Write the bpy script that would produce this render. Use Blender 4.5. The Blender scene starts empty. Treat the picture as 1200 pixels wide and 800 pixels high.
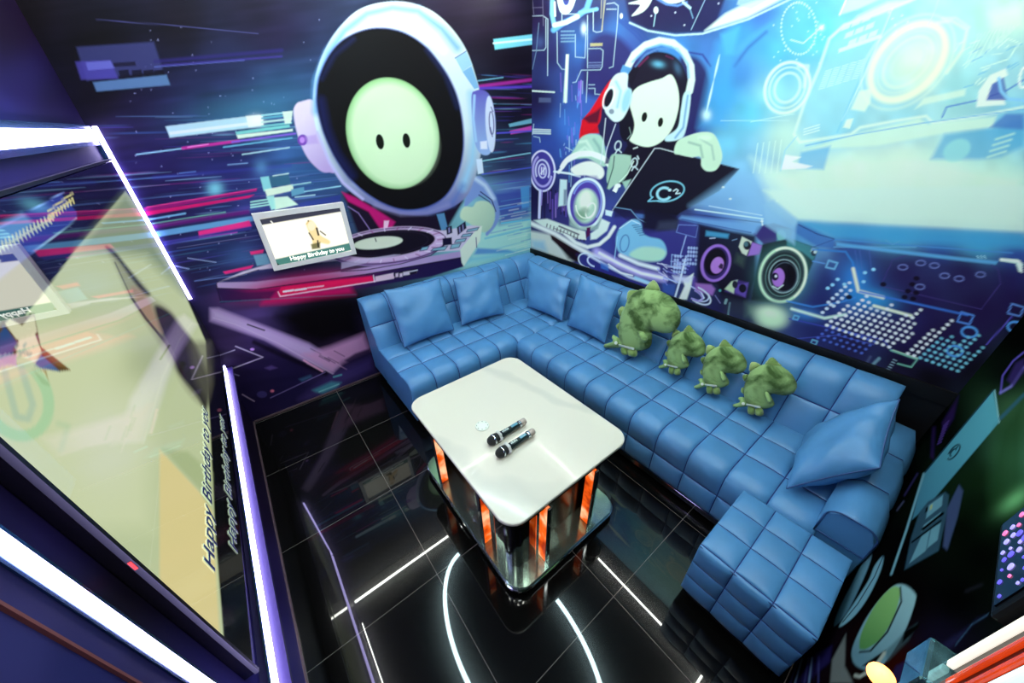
import bpy, bmesh, math, random
import numpy as np
from mathutils import Vector, Matrix
random.seed(7); RNG = np.random.default_rng(7)
SC = bpy.context.scene
COL = SC.collection
PI = math.pi

# ------------------------------------------------------------------ camera
F_PX, PITCH, ROLL, YAW, CAM_H = 409.66, 0.553786, 0.0267618, 0.648577, 1.875
def cam_axes():
    cy, sy, cp, sp = math.cos(YAW), math.sin(YAW), math.cos(PITCH), math.sin(PITCH)
    fwd = np.array([cp*sy, cp*cy, -sp]); right = np.array([cy, -sy, 0.0]); down = np.cross(fwd, right)
    cr, sr = math.cos(ROLL), math.sin(ROLL)
    return np.array([cr*right+sr*down, -sr*right+cr*down, fwd])
CAMM = cam_axes()
def view_uv(P):
    """wall point -> image coordinates in the camera view, where the murals are drawn"""
    c = (np.asarray(P, float)-np.array([0, 0, CAM_H])) @ CAMM.T
    z = np.where(c[:, 2] > 0.08, c[:, 2], 1e9)
    u = 600+F_PX*c[:, 0]/z; v = 400+F_PX*c[:, 1]/z
    bad = c[:, 2] <= 0.08
    u[bad] = -5000; v[bad] = -5000
    return u, v
def ray(x, y):
    d = np.array([(x-600)/F_PX, (y-400)/F_PX, 1.0]); return CAMM.T @ d
def at_z(x, y, z):
    d = ray(x, y); t = (z-CAM_H)/d[2]; return Vector((t*d[0], t*d[1], z))
def at_x(x, y, X):
    d = ray(x, y); t = X/d[0]; return Vector((X, t*d[1], CAM_H+t*d[2]))
def at_y(x, y, Y):
    d = ray(x, y); t = Y/d[1]; return Vector((t*d[0], Y, CAM_H+t*d[2]))
cd = bpy.data.cameras.new('camera'); cam = bpy.data.objects.new('camera', cd); COL.objects.link(cam)
r_, d_, f_ = [Vector(a) for a in CAMM]
m4 = Matrix.Identity(4)
for i in range(3):
    m4[i][0] = r_[i]; m4[i][1] = -d_[i]; m4[i][2] = -f_[i]
m4.translation = (0, 0, CAM_H)
cam.matrix_world = m4
cd.sensor_width = 36; cd.lens = F_PX/1200*36; cd.clip_start = 0.02; cd.clip_end = 50
SC.camera = cam

# ------------------------------------------------------------------ colour and materials
def lin(c):
    out = []
    for v in c[:3]:
        v = v/255.0
        out.append(v/12.92 if v <= 0.04045 else ((v+0.055)/1.055)**2.4)
    return np.array(out)
def L4(c): return tuple(lin(c))+(1.0,)
def newmat(name):
    m = bpy.data.materials.new(name); m.use_nodes = True
    nt = m.node_tree; b = nt.nodes['Principled BSDF']; return m, nt, b
def mat(name, col, rough=0.5, metal=0.0, spec=0.5, emit=None, estr=0.0, bump=0.0, bscale=80.0, vary=0.0, vscale=6.0, col2=None, coat=0.0, trans=0.0, sheen=0.0, distort=0.0, ramp=(.38, .62)):
    m, nt, b = newmat(name); N = nt.nodes; K = nt.links
    b.inputs['Base Color'].default_value = L4(col); b.inputs['Roughness'].default_value = rough
    b.inputs['Metallic'].default_value = metal; b.inputs['Specular IOR Level'].default_value = spec
    b.inputs['Coat Weight'].default_value = coat; b.inputs['Transmission Weight'].default_value = trans
    b.inputs['Sheen Weight'].default_value = sheen
    tc = N.new('ShaderNodeTexCoord')
    if emit is not None:
        b.inputs['Emission Color'].default_value = L4(emit); b.inputs['Emission Strength'].default_value = estr
    if vary > 0 or col2 is not None:
        n = N.new('ShaderNodeTexNoise'); n.inputs['Scale'].default_value = vscale; n.inputs['Detail'].default_value = 5
        n.inputs['Distortion'].default_value = distort
        K.new(tc.outputs['Object'], n.inputs['Vector'])
        rp = N.new('ShaderNodeValToRGB')
        a = lin(col); c2 = lin(col2) if col2 is not None else a*(1-vary)
        rp.color_ramp.elements[0].position, rp.color_ramp.elements[1].position = ramp
        rp.color_ramp.elements[0].color = tuple(c2)+(1,); rp.color_ramp.elements[1].color = tuple(a)+(1,)
        K.new(n.outputs['Fac'], rp.inputs['Fac']); K.new(rp.outputs['Color'], b.inputs['Base Color'])
    if bump > 0:
        n2 = N.new('ShaderNodeTexNoise'); n2.inputs['Scale'].default_value = bscale; n2.inputs['Detail'].default_value = 3
        K.new(tc.outputs['Object'], n2.inputs['Vector'])
        bp = N.new('ShaderNodeBump'); bp.inputs['Strength'].default_value = bump; bp.inputs['Distance'].default_value = 0.004
        K.new(n2.outputs['Fac'], bp.inputs['Height']); K.new(bp.outputs['Normal'], b.inputs['Normal'])
    return m
def paintmat(name, rough=0.4, spec=0.35, emit=0.0, coat=0.0):
    m, nt, b = newmat(name); N = nt.nodes; K = nt.links
    a = N.new('ShaderNodeAttribute'); a.attribute_name = 'paint'
    b.inputs['Roughness'].default_value = rough; b.inputs['Specular IOR Level'].default_value = spec
    b.inputs['Coat Weight'].default_value = coat
    if emit > 0:
        b.inputs['Base Color'].default_value = (0.006, 0.006, 0.008, 1)
        K.new(a.outputs['Color'], b.inputs['Emission Color']); b.inputs['Emission Strength'].default_value = emit
    else:
        K.new(a.outputs['Color'], b.inputs['Base Color'])
    return m

# ------------------------------------------------------------------ object helpers
def link(name, me, m=None, parent=None, smooth=False):
    me.name = name
    o = bpy.data.objects.new(name, me); COL.objects.link(o)
    if m is not None and len(me.materials) == 0: me.materials.append(m)
    if parent is not None: o.parent = parent
    if smooth:
        me.polygons.foreach_set('use_smooth', [True]*len(me.polygons)); me.update()
    return o
def from_bm(name, bm, m=None, parent=None, smooth=False):
    me = bpy.data.meshes.new(name); bmesh.ops.recalc_face_normals(bm, faces=bm.faces[:]); bm.to_mesh(me); bm.free()
    return link(name, me, m, parent, smooth)
def from_np(name, V, Fq, m=None, parent=None, smooth=True):
    me = bpy.data.meshes.new(name); V = np.asarray(V, np.float32); Fq = np.asarray(Fq, np.int32)
    me.vertices.add(len(V)); me.vertices.foreach_set('co', V.ravel())
    k = Fq.shape[1]; me.loops.add(Fq.size); me.loops.foreach_set('vertex_index', Fq.ravel())
    me.polygons.add(len(Fq)); me.polygons.foreach_set('loop_start', np.arange(0, Fq.size, k, dtype=np.int32))
    me.update(calc_edges=True); me.validate()
    return link(name, me, m, parent, smooth)
def thing(name, label, cat, loc=(0, 0, 0), rot=(0, 0, 0), group=None):
    o = bpy.data.objects.new(name, None); COL.objects.link(o); o.location = loc; o.rotation_euler = rot
    o.empty_display_size = 0.05
    o['label'] = label; o['category'] = cat
    if group: o['group'] = group
    return o
def tag(o, label, cat, group=None):
    o['label'] = label; o['category'] = cat
    if group: o['group'] = group
    return o
def struct(o): o['kind'] = 'structure'; return o
def box(bm, x0, x1, y0, y1, z0, z1, bev=0.0, seg=2):
    r = bmesh.ops.create_cube(bm, size=1.0)
    for v in r['verts']:
        v.co = Vector(((x0+x1)/2+v.co.x*(x1-x0), (y0+y1)/2+v.co.y*(y1-y0), (z0+z1)/2+v.co.z*(z1-z0)))
    if bev > 0:
        ed = list({e for v in r['verts'] for e in v.link_edges})
        bmesh.ops.bevel(bm, geom=ed, offset=bev, segments=seg, affect='EDGES', profile=0.6)
def hexa(bm, p):
    """eight corners, bottom loop then top loop"""
    v = [bm.verts.new(q) for q in p]
    for f in ((0, 3, 2, 1), (4, 5, 6, 7), (0, 1, 5, 4), (1, 2, 6, 5), (2, 3, 7, 6), (3, 0, 4, 7)): bm.faces.new([v[i] for i in f])
def lathe(bm, prof, n=32, axis='Z', org=(0, 0, 0)):
    """prof: list of (radius, height)"""
    rings = []
    for r, h in prof:
        ring = []
        for k in range(n):
            a = 2*PI*k/n; x, y = r*math.cos(a), r*math.sin(a)
            p = (x, y, h) if axis == 'Z' else ((h, x, y) if axis == 'X' else (x, h, y))
            ring.append(bm.verts.new(Vector(p)+Vector(org)))
        rings.append(ring)
    for a, b in zip(rings, rings[1:]):
        for k in range(n): bm.faces.new((a[k], a[(k+1) % n], b[(k+1) % n], b[k]))
    bm.faces.new(rings[0][::-1]); bm.faces.new(rings[-1])
def tube(bm, pts, r, n=8, closed=False):
    pts = [Vector(p) for p in pts]; m = len(pts); rings = []
    for i, p in enumerate(pts):
        a = pts[(i-1) % m] if (closed or i > 0) else p
        b = pts[(i+1) % m] if (closed or i < m-1) else p
        t = (b-a).normalized()
        up = Vector((0, 0, 1)) if abs(t.z) < 0.9 else Vector((1, 0, 0))
        s = t.cross(up).normalized(); u = s.cross(t)
        rr = r[i] if isinstance(r, (list, tuple)) else r
        rings.append([bm.verts.new(p+s*rr*math.cos(2*PI*k/n)+u*rr*math.sin(2*PI*k/n)) for k in range(n)])
    for i in range(m if closed else m-1):
        a, b = rings[i], rings[(i+1) % m]
        for k in range(n): bm.faces.new((a[k], a[(k+1) % n], b[(k+1) % n], b[k]))
    if not closed:
        bm.faces.new(rings[0][::-1]); bm.faces.new(rings[-1])
def rrect(x0, x1, y0, y1, r, n=10):
    out = []
    for cx, cy, a0 in ((x1-r, y1-r, 0), (x0+r, y1-r, 90), (x0+r, y0+r, 180), (x1-r, y0+r, 270)):
        for k in range(n+1):
            a = math.radians(a0+90*k/n); out.append((cx+r*math.cos(a), cy+r*math.sin(a)))
    return out
def prism(bm, outline, levels):
    """levels: list of (z, inset) stacked rings of a 2-D outline (inset towards its centre)"""
    cx = sum(p[0] for p in outline)/len(outline); cy = sum(p[1] for p in outline)/len(outline)
    hx = max(abs(p[0]-cx) for p in outline); hy = max(abs(p[1]-cy) for p in outline)
    rings = [[bm.verts.new((cx+(x-cx)*(1-i/hx), cy+(y-cy)*(1-i/hy), z)) for x, y in outline] for z, i in levels]
    n = len(outline)
    for a, b in zip(rings, rings[1:]):
        for k in range(n): bm.faces.new((a[k], a[(k+1) % n], b[(k+1) % n], b[k]))
    bm.faces.new(rings[0][::-1]); bm.faces.new(rings[-1])

# ------------------------------------------------------------------ mural painter
class Paint:
    """paints flat art, vertex by vertex, in the image coordinates of the camera view"""
    def __init__(s, P):
        s.x, s.y = view_uv(P); s.c = np.zeros((len(P), 3)); s.rng = np.random.default_rng(11)
    def base(s, ctrl, power=3.0):
        num = np.zeros_like(s.c); den = np.zeros(len(s.x))
        for x, y, c in ctrl:
            w = 1.0/(((s.x-x)**2+(s.y-y)**2)/1000+0.3)**(power/2)
            num += w[:, None]*lin(c); den += w
        s.c = num/den[:, None]
    def sel(s, x0, y0, x1, y1): return np.nonzero((s.x > x0) & (s.x < x1) & (s.y > y0) & (s.y < y1))[0]
    def mix(s, i, m, col):
        c = lin(col); m = np.clip(m, 0, 1)[:, None]; s.c[i] = s.c[i]*(1-m)+c*m
    def ell(s, cx, cy, rx, ry, col, rot=0, a=1.0, soft=0.7, ring=0.0, arc=None):
        R = max(rx, ry)+soft+ring+2; i = s.sel(cx-R, cy-R, cx+R, cy+R)
        if not len(i): return
        t = math.radians(rot); dx, dy = s.x[i]-cx, s.y[i]-cy
        u = dx*math.cos(t)+dy*math.sin(t); v = -dx*math.sin(t)+dy*math.cos(t)
        k = np.sqrt((u/rx)**2+(v/ry)**2)+1e-9
        g = np.sqrt((u/rx**2)**2+(v/ry**2)**2)+1e-9
        d = (k-1)*k/g
        if ring > 0: d = np.abs(d)-ring/2
        m = np.clip(0.5-d/(2*soft), 0, 1)*a
        if arc is not None:
            ang = np.degrees(np.arctan2(v/ry, u/rx)) % 360
            a0, a1 = arc; w = (ang-a0) % 360 <= (a1-a0)
            m = m*w
        s.mix(i, m, col)
    def glow(s, cx, cy, rx, ry, col, rot=0, a=1.0, p=2.0):
        R = max(rx, ry)*3; i = s.sel(cx-R, cy-R, cx+R, cy+R)
        if not len(i): return
        t = math.radians(rot); dx, dy = s.x[i]-cx, s.y[i]-cy
        u = dx*math.cos(t)+dy*math.sin(t); v = -dx*math.sin(t)+dy*math.cos(t)
        s.mix(i, a*np.exp(-((u/rx)**2+(v/ry)**2)**(p/2)), col)
    def poly(s, pts, col, a=1.0, soft=0.7, col2=None, axis=None):
        P = np.asarray(pts, float); lo = P.min(0)-soft-1; hi = P.max(0)+soft+1
        i = s.sel(lo[0], lo[1], hi[0], hi[1])
        if not len(i): return
        x, y = s.x[i], s.y[i]; d = np.full(len(i), 1e9); ins = np.zeros(len(i), bool)
        n = len(P)
        for k in range(n):
            ax, ay = P[k]; bx, by = P[(k+1) % n]; ex, ey = bx-ax, by-ay
            t = np.clip(((x-ax)*ex+(y-ay)*ey)/(ex*ex+ey*ey+1e-12), 0, 1)
            d = np.minimum(d, (x-ax-t*ex)**2+(y-ay-t*ey)**2)
            c = ((ay > y) != (by > y)) & (x < ex*(y-ay)/(ey if abs(ey) > 1e-12 else 1e-12)+ax)
            ins ^= c
        d = np.sqrt(d); d = np.where(ins, -d, d)
        m = np.clip(0.5-d/(2*soft), 0, 1)*a
        if col2 is None: s.mix(i, m, col)
        else:
            (ax, ay), (bx, by) = axis; ex, ey = bx-ax, by-ay
            t = np.clip(((x-ax)*ex+(y-ay)*ey)/(ex*ex+ey*ey), 0, 1)[:, None]
            c = lin(col)*(1-t)+lin(col2)*t; mm = m[:, None]; s.c[i] = s.c[i]*(1-mm)+c*mm
    def line(s, pts, w, col, a=1.0, soft=0.6, taper=False):
        P = np.asarray(pts, float); R = w/2+soft+1; lo = P.min(0)-R; hi = P.max(0)+R
        i = s.sel(lo[0], lo[1], hi[0], hi[1])
        if not len(i): return
        x, y = s.x[i], s.y[i]; m = np.zeros(len(i))
        for k in range(len(P)-1):
            ax, ay = P[k]; bx, by = P[k+1]; ex, ey = bx-ax, by-ay
            t = np.clip(((x-ax)*ex+(y-ay)*ey)/(ex*ex+ey*ey+1e-12), 0, 1)
            d = np.sqrt((x-ax-t*ex)**2+(y-ay-t*ey)**2)
            ww = w*(1-np.abs(2*t-1)**2) if taper else w
            m = np.maximum(m, np.clip(0.5-(d-ww/2)/(2*soft), 0, 1))
        s.mix(i, m*a, col)
    def smooth(s, pts, n=8):
        P = [np.array(p, float) for p in pts]; out = []; N = len(P)
        for k in range(N):
            p0, p1, p2, p3 = P[k-1], P[k], P[(k+1) % N], P[(k+2) % N]
            for j in range(n):
                t = j/n
                out.append(tuple(0.5*((2*p1)+(-p0+p2)*t+(2*p0-5*p1+4*p2-p3)*t*t+(-p0+3*p1-3*p2+p3)*t**3)))
        return out
    def noise(s, amt, scale, axis=None):
        x, y = s.x/scale, s.y/scale
        if axis is not None:
            t = math.radians(axis[0]); u = (s.x*math.cos(t)+s.y*math.sin(t))/axis[1]; v = (-s.x*math.sin(t)+s.y*math.cos(t))/axis[2]; x, y = u, v
        g = np.random.default_rng(3).random((64, 64)); xi, yi = np.floor(x), np.floor(y); fx, fy = x-xi, y-yi
        fx, fy = fx*fx*(3-2*fx), fy*fy*(3-2*fy); a = xi.astype(int) % 64; b = yi.astype(int) % 64
        a1, b1 = (a+1) % 64, (b+1) % 64
        v = (g[a, b]*(1-fx)+g[a1, b]*fx)*(1-fy)+(g[a, b1]*(1-fx)+g[a1, b1]*fx)*fy
        s.c = np.clip(s.c*(1+amt*(2*v-1))[:, None], 0, 1)
    def apply(s, me, gain=1.0):
        s.c = np.clip(s.c*gain, 0, 1); lum = (s.c @ np.array([.3, .5, .2]))[:, None]; s.c = s.c*(0.42+0.58*np.clip(lum/0.22, 0, 1)**.55)
        at = me.color_attributes.new('paint', 'FLOAT_COLOR', 'POINT')
        at.data.foreach_set('color', np.hstack([np.clip(s.c, 0, 0.92), np.ones((len(s.c), 1))]).astype(np.float32).ravel())
def K(org, sc):
    return lambda *p: [(org[0]+p[i]/sc, org[1]+p[i+1]/sc) for i in range(0, len(p), 2)]
def sheet(name, origin, du, dv, nu, nv, m, parent=None):
    """a flat sheet of (nu+1)*(nv+1) points"""
    o, du, dv = [np.asarray(a, float) for a in (origin, du, dv)]
    a, b = np.meshgrid(np.linspace(0, 1, nu+1), np.linspace(0, 1, nv+1))
    V = o+a.ravel()[:, None]*du+b.ravel()[:, None]*dv
    i = (np.arange(nv)[:, None]*(nu+1)+np.arange(nu)).ravel()
    F = np.stack([i, i+1, i+nu+2, i+nu+1], 1)
    return from_np(name, V, F, m, parent, smooth=False), V
# ------------------------------------------------------------------ room
XL, XR, YB, YF, HC = -0.392, 2.373, 2.759, -0.27, 2.75
M_MURAL = paintmat('printed_wall_vinyl', rough=0.5, spec=0.12)
def wallpaint(name, origin, du, dv, nu, nv, fn, gain=1.0, m=None):
    o, V = sheet(name, origin, du, dv, nu, nv, m or M_MURAL)
    p = Paint(V); fn(p); p.apply(o.data, gain); return struct(o)

VX = (1228.4, 129.8)
def toward(x, y, L, vp=VX):
    d = math.hypot(vp[0]-x, vp[1]-y); return (x+(vp[0]-x)/d*L, y+(vp[1]-y)/d*L)

def art_back(p):
    k1, k2, k5, k6 = K((0, 0), 3.636), K((320, 0), 3.75), K((0, 200), 3.636), K((240, 200), 3.3333)
    k9, k10, k11 = K((160, 110), 5), K((400, 210), 5.3333), K((250, 310), 5)
    p.base([(20, 20, (22, 13, 24)), (120, 60, (16, 10, 17)), (120, 115, (20, 12, 26)), (210, 30, (26, 18, 34)), (320, 40, (40, 30, 66)), (300, 10, (30, 22, 48)),
            (150, 150, (36, 26, 66)), (260, 105, (40, 44, 86)), (330, 110, (50, 80, 120)), (180, 190, (44, 32, 92)), (260, 200, (46, 46, 112)), (350, 190, (58, 96, 150)),
            (200, 240, (44, 30, 92)), (300, 250, (56, 60, 130)), (250, 290, (42, 50, 104)), (230, 330, (38, 30, 70)), (280, 320, (50, 50, 104)), (290, 370, (88, 64, 122)),
            (270, 400, (62, 40, 80)), (300, 440, (36, 24, 66)), (300, 480, (40, 26, 70)), (340, 450, (44, 32, 86)), (360, 380, (16, 8, 18)), (395, 370, (10, 5, 12)),
            (420, 440, (44, 34, 88)), (400, 410, (70, 44, 84)), (580, 40, (36, 22, 48)), (600, 80, (26, 16, 34)), (605, 130, (26, 16, 40)), (600, 190, (34, 28, 70)),
            (610, 225, (70, 80, 160)), (610, 250, (130, 190, 205)), (580, 270, (150, 205, 200)), (600, 290, (90, 170, 190)), (540, 20, (38, 26, 54)), (460, 420, (20, 14, 40))])
    p.noise(0.22, 1, (-8, 60, 6)); p.noise(0.16, 22)
    r = np.random.default_rng(5)
    cols = [(60, 50, 140), (84, 70, 170), (70, 110, 180), (110, 150, 200), (150, 190, 215), (150, 40, 130), (40, 30, 90), (80, 150, 180)]
    for _ in range(150):
        x, y = r.uniform(110, 350), r.uniform(135, 345); L = r.uniform(20, 130)
        p.line([(x, y), toward(x, y, L)], r.uniform(0.6, 1.7), cols[r.integers(len(cols))], a=r.uniform(0.12, 0.5), taper=True)
    for _ in range(70):
        x, y = r.uniform(555, 612), r.uniform(85, 260); L = r.uniform(15, 60)
        p.line([(x, y), toward(x, y, L)], r.uniform(0.6, 2.0), cols[r.integers(len(cols))], a=r.uniform(0.2, 0.6), taper=True)
    for _ in range(90):
        x, y = r.uniform(150, 380), r.uniform(20, 330); p.ell(x, y, r.uniform(.3, .8), r.uniform(.3, .8), (170, 170, 215), a=r.uniform(.3, .8))
    # glitch panels at the upper left
    p.poly(k1(325, 200, 655, 178, 695, 300, 370, 345), (64, 66, 120), a=.85, soft=1.5)
    p.poly(k1(320, 262, 470, 256, 505, 335, 345, 340), (80, 70, 160), a=.8, soft=1.2)
    p.poly(k1(365, 265, 470, 258, 490, 290, 375, 300), (104, 104, 186), a=.8)
    p.poly(k1(480, 268, 575, 262, 580, 280, 485, 285), (28, 20, 44), a=.8)
    for x in (505, 560, 610, 655): p.poly(k1(x, 300, x+42, 296, x+48, 325, x+6, 330), (22, 16, 34), a=.85)
    p.poly(k1(395, 350, 710, 318, 725, 362, 412, 390), (88, 120, 160), a=.9, soft=1)
    p.line(k1(410, 84, 760, 110, 1100, 143), .9, (80, 80, 140), a=.8)
    p.line(k1(660, 285, 1040, 256), 1.6, (90, 100, 170), a=.8); p.line(k1(660, 262, 1200, 214), 4, (52, 40, 120), a=.7, soft=1.5); p.line(k1(690, 278, 1200, 240), 2.5, (70, 50, 150), a=.6)
    # bright streaks left of the helmet
    p.glow(290, 130, 70, 22, (70, 130, 160), rot=-8, a=.55)
    p.poly(k9(170, 190, 720, 122, 735, 190, 195, 256), (176, 206, 214), soft=.8); p.poly(k9(190, 222, 700, 160, 705, 178, 195, 240), (226, 226, 220), a=.8)
    p.poly(k9(640, 130, 740, 122, 745, 185, 655, 195), (226, 224, 212)); p.glow(300, 141, 8, 6, (240, 235, 225), a=.7)
    for yy, c in ((118, (150, 205, 210)), (135, (90, 160, 180)), (158, (190, 215, 205)), (182, (120, 190, 190))):
        p.line(k9(735, yy+8, 905, yy-12), 2, c)
    p.poly(k9(580, 222, 895, 180, 900, 195, 585, 240), (120, 196, 190)); p.poly(k9(585, 240, 915, 205, 915, 218, 595, 262), (214, 226, 205))
    p.poly(k9(855, 105, 915, 100, 905, 170, 870, 175), (216, 224, 205), a=.9)
    p.line(k9(0, 355, 280, 318), 1.3, (150, 200, 215)); p.line(k9(270, 318, 600, 275), 3, (196, 40, 140), soft=.9); p.line(k9(560, 282, 930, 232), 2, (130, 90, 200)); p.line(k9(300, 312, 420, 294), 1.2, (235, 130, 200))
    p.line(k9(510, 312, 910, 258), 1.4, (110, 180, 205)); p.line(k9(620, 355, 895, 314), 1.4, (170, 205, 210))
    p.line(k9(535, 415, 650, 405), 1.2, (120, 150, 190)); p.line(k9(250, 465, 345, 455), 1.2, (90, 120, 180)); p.line(k9(100, 490, 900, 420), 3, (60, 60, 160), a=.5, soft=2)
    p.glow(252, 221, 9, 8, (120, 190, 205), a=.9); p.glow(306, 196, 8, 9, (90, 140, 180), a=.6)
    # crimson streaks
    p.poly(k9(40, 668, 710, 552, 700, 570, 60, 690), (150, 20, 110)); p.poly(k9(50, 690, 690, 590, 660, 608, 60, 712), (206, 20, 100)); p.line(k9(60, 664, 700, 558), 1, (225, 60, 130))
    p.line(k9(60, 738, 285, 700), 1.8, (120, 170, 210)); p.line(k9(0, 775, 520, 692), 1.2, (110, 170, 150)); p.line(k9(20, 788, 525, 700), 1, (90, 130, 150))
    p.line(k9(90, 778, 650, 690), 5, (112, 20, 120), a=.8, soft=1.3)
    p.poly(k5(640, 262, 1095, 190, 1090, 212, 655, 285), (104, 160, 205), a=.85); p.poly(k5(845, 258, 1062, 212, 1072, 236, 848, 278), (232, 46, 130)); p.line(k5(850, 285, 1010, 262), 1.2, (190, 60, 160))
    p.poly(k5(700, 300, 1075, 235, 1070, 250, 700, 320), (70, 60, 160), a=.6)
    # pale cross of glitch blocks
    for q, c in ((k9(725, 488, 775, 482, 795, 560, 745, 570), (140, 205, 205)), (k9(775, 482, 890, 470, 905, 530, 790, 545), (58, 104, 130)), (k9(750, 560, 915, 530, 920, 565, 765, 600), (220, 232, 205)),
                 (k9(795, 608, 885, 600, 945, 648, 810, 680), (206, 228, 205)), (k9(760, 600, 805, 595, 815, 672, 790, 680), (160, 215, 205)), (k9(905, 560, 980, 545, 985, 580, 910, 600), (96, 150, 175))):
        p.poly(q, c, a=.95)
    for yy in (628, 645, 660): p.line(k9(670, yy+5, 780, yy-12), 1.6, (160, 215, 200))
    p.line(k9(800, 480, 890, 466), 1.2, (190, 215, 205)); p.line(k9(910, 535, 1020, 518), 1.3, (160, 205, 205)); p.line(k9(985, 572, 1195, 540), 1.3, (150, 200, 215)); p.line(k9(930, 605, 1045, 592), 1.2, (170, 205, 210))
    p.poly(k9(950, 640, 1195, 590, 1195, 640, 960, 670), (46, 54, 150), a=.6)
    p.glow(285, 300, 22, 14, (70, 110, 165), a=.5)
    p.poly(k5(950, 430, 1080, 402, 1070, 415, 960, 440), (230, 40, 120)); p.poly(k5(1065, 345, 1125, 335, 1120, 350, 1070, 358), (230, 50, 120)); p.poly(k5(1080, 360, 1150, 350, 1170, 395, 1095, 405), (120, 170, 195), a=.8)
    p.line(k5(745, 405, 805, 418), .8, (150, 160, 200)); p.line(k5(800, 372, 920, 390), .8, (150, 160, 200)); p.line(k5(830, 470, 1050, 440), .8, (110, 130, 190))
    # right of the helmet
    p.poly(k2(968, 172, 1145, 150, 1145, 195, 975, 218), (110, 196, 220)); p.line(k2(970, 190, 1145, 172), 2.2, (200, 230, 225))
    p.line(k2(900, 355, 1010, 340), 1.4, (110, 170, 190)); p.line(k2(905, 380, 1135, 350), 4, (160, 40, 140), soft=1.2); p.line(k2(910, 388, 1140, 380), 3, (90, 60, 190), soft=1)
    p.poly(k2(1035, 545, 1140, 520, 1140, 540, 1040, 558), (110, 170, 190)); p.poly(k2(1040, 575, 1140, 552, 1135, 575, 1045, 590), (200, 70, 170)); p.line(k2(985, 585, 1140, 575), 2, (84, 80, 200))
    p.line(k2(915, 708, 1130, 672), 1.3, (140, 200, 210)); p.line(k2(920, 765, 1140, 735), 1.3, (80, 90, 200)); p.line(k2(960, 475, 1140, 470), 1.6, (60, 40, 130))
    # pale floor of the print at its right
    p.poly(k10(860, 330, 985, 285, 1180, 240, 1180, 460, 760, 560), (168, 214, 202), soft=6); p.poly(k10(950, 80, 1180, 60, 1180, 235, 990, 280), (62, 76, 158), a=.9, soft=4)
    p.line(k10(1000, 275, 1175, 252), 1.4, (90, 190, 215)); p.line(k10(985, 190, 1175, 150), 1.2, (80, 130, 200)); p.poly(k10(1120, 50, 1175, 40, 1175, 175, 1128, 180), (80, 150, 205), a=.9)
    p.line(k10(900, 370, 1175, 300), 2.5, (110, 190, 205), a=.7); p.poly(k10(850, 430, 1040, 440, 1100, 460, 830, 470), (60, 120, 190), a=.8, soft=1.5); p.poly(k10(800, 490, 1175, 430, 1175, 460, 790, 520), (90, 180, 205), a=.6, soft=3)
    for _ in range(40):
        x, y = r.uniform(575, 620), r.uniform(235, 300); p.line([(x, y), toward(x, y, r.uniform(8, 40))], r.uniform(.6, 1.6), [(230, 236, 220), (90, 170, 200), (70, 90, 180)][r.integers(3)], a=.4)
    # ---- helmeted disc jockey
    p.poly(k6(540, 90, 620, 60, 1010, 0, 1010, 120, 940, 240, 700, 260, 600, 250), (36, 20, 48), soft=2)
    p.poly(k6(535, 82, 590, 105, 700, 170, 745, 200, 720, 240, 690, 235, 640, 160, 560, 120), (186, 20, 104), soft=1.4); p.poly(k6(700, 195, 720, 195, 712, 232, 698, 232), (235, 190, 215), a=.9)
    p.line(k6(560, 140, 600, 165, 645, 230), 1, (150, 120, 180)); p.poly(k6(905, 170, 935, 165, 950, 225, 925, 235), (84, 130, 170))
    arm = p.smooth(k10(800, 40, 850, -20, 905, 10, 960, 100, 988, 200, 975, 275, 915, 350, 905, 330, 955, 262, 955, 190, 905, 110, 850, 110, 770, 170)); p.poly(arm, (120, 142, 196), soft=1)
    p.line(k10(830, -10, 900, 40, 950, 120), 4, (200, 214, 226), a=.8, soft=2); p.line(k10(870, 78, 940, 130, 965, 200), 1.2, (40, 40, 90)); p.line(k10(860, 98, 925, 140, 955, 205), 1.2, (50, 50, 110))
    p.poly(p.smooth(k10(742, 225, 752, 190, 775, 170, 820, 172, 845, 142, 890, 135, 930, 150, 958, 195, 955, 260, 930, 310, 880, 330, 800, 275, 752, 250)), (204, 216, 184), soft=1, col2=(170, 196, 170), axis=((535, 240), (575, 262)))
    # left ear cup
    p.poly(p.smooth(k2(90, 500, 100, 460, 125, 446, 180, 446, 205, 560, 270, 740, 245, 757, 205, 748, 150, 690, 110, 600)), (220, 198, 222), soft=1, col2=(180, 150, 200), axis=((345, 150), (390, 190)))
    p.ell(*k2(130, 615)[0], 6, 6.5, (120, 66, 170)); p.ell(*k2(128, 615)[0], 3, 3.5, (190, 130, 210)); p.poly(k2(140, 600, 190, 590, 200, 630, 150, 635), (178, 140, 205), a=.6, soft=1.5)
    # helmet shell
    hel = p.smooth([(368, 140), (367, 112), (371, 84), (382, 56), (398, 32), (420, 12), (448, 3), (478, 3), (506, 13), (529, 33), (546, 58), (557, 88), (564, 118), (566, 150), (563, 182), (556, 210), (545, 232), (522, 246), (492, 252), (462, 249), (432, 238), (408, 222), (390, 198), (376, 168)])
    p.poly(hel, (206, 218, 222), soft=1, col2=(96, 88, 150), axis=((470, 150), (470, 250)))
    p.line([(371, 130), (372, 96), (385, 62), (404, 36), (430, 16), (460, 9), (490, 13), (518, 34), (536, 56)], 8, (100, 158, 208), soft=5); p.line([(388, 70), (410, 42), (440, 27), (470, 27), (500, 42), (520, 60)], 5, (228, 226, 206), a=.9, soft=4)
    p.line([(552, 110), (557, 150), (553, 190), (542, 220)], 8, (150, 196, 222), a=.9, soft=4); p.line([(542, 218), (530, 238), (505, 247), (470, 245)], 7, (84, 110, 180), a=.7, soft=4)
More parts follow.
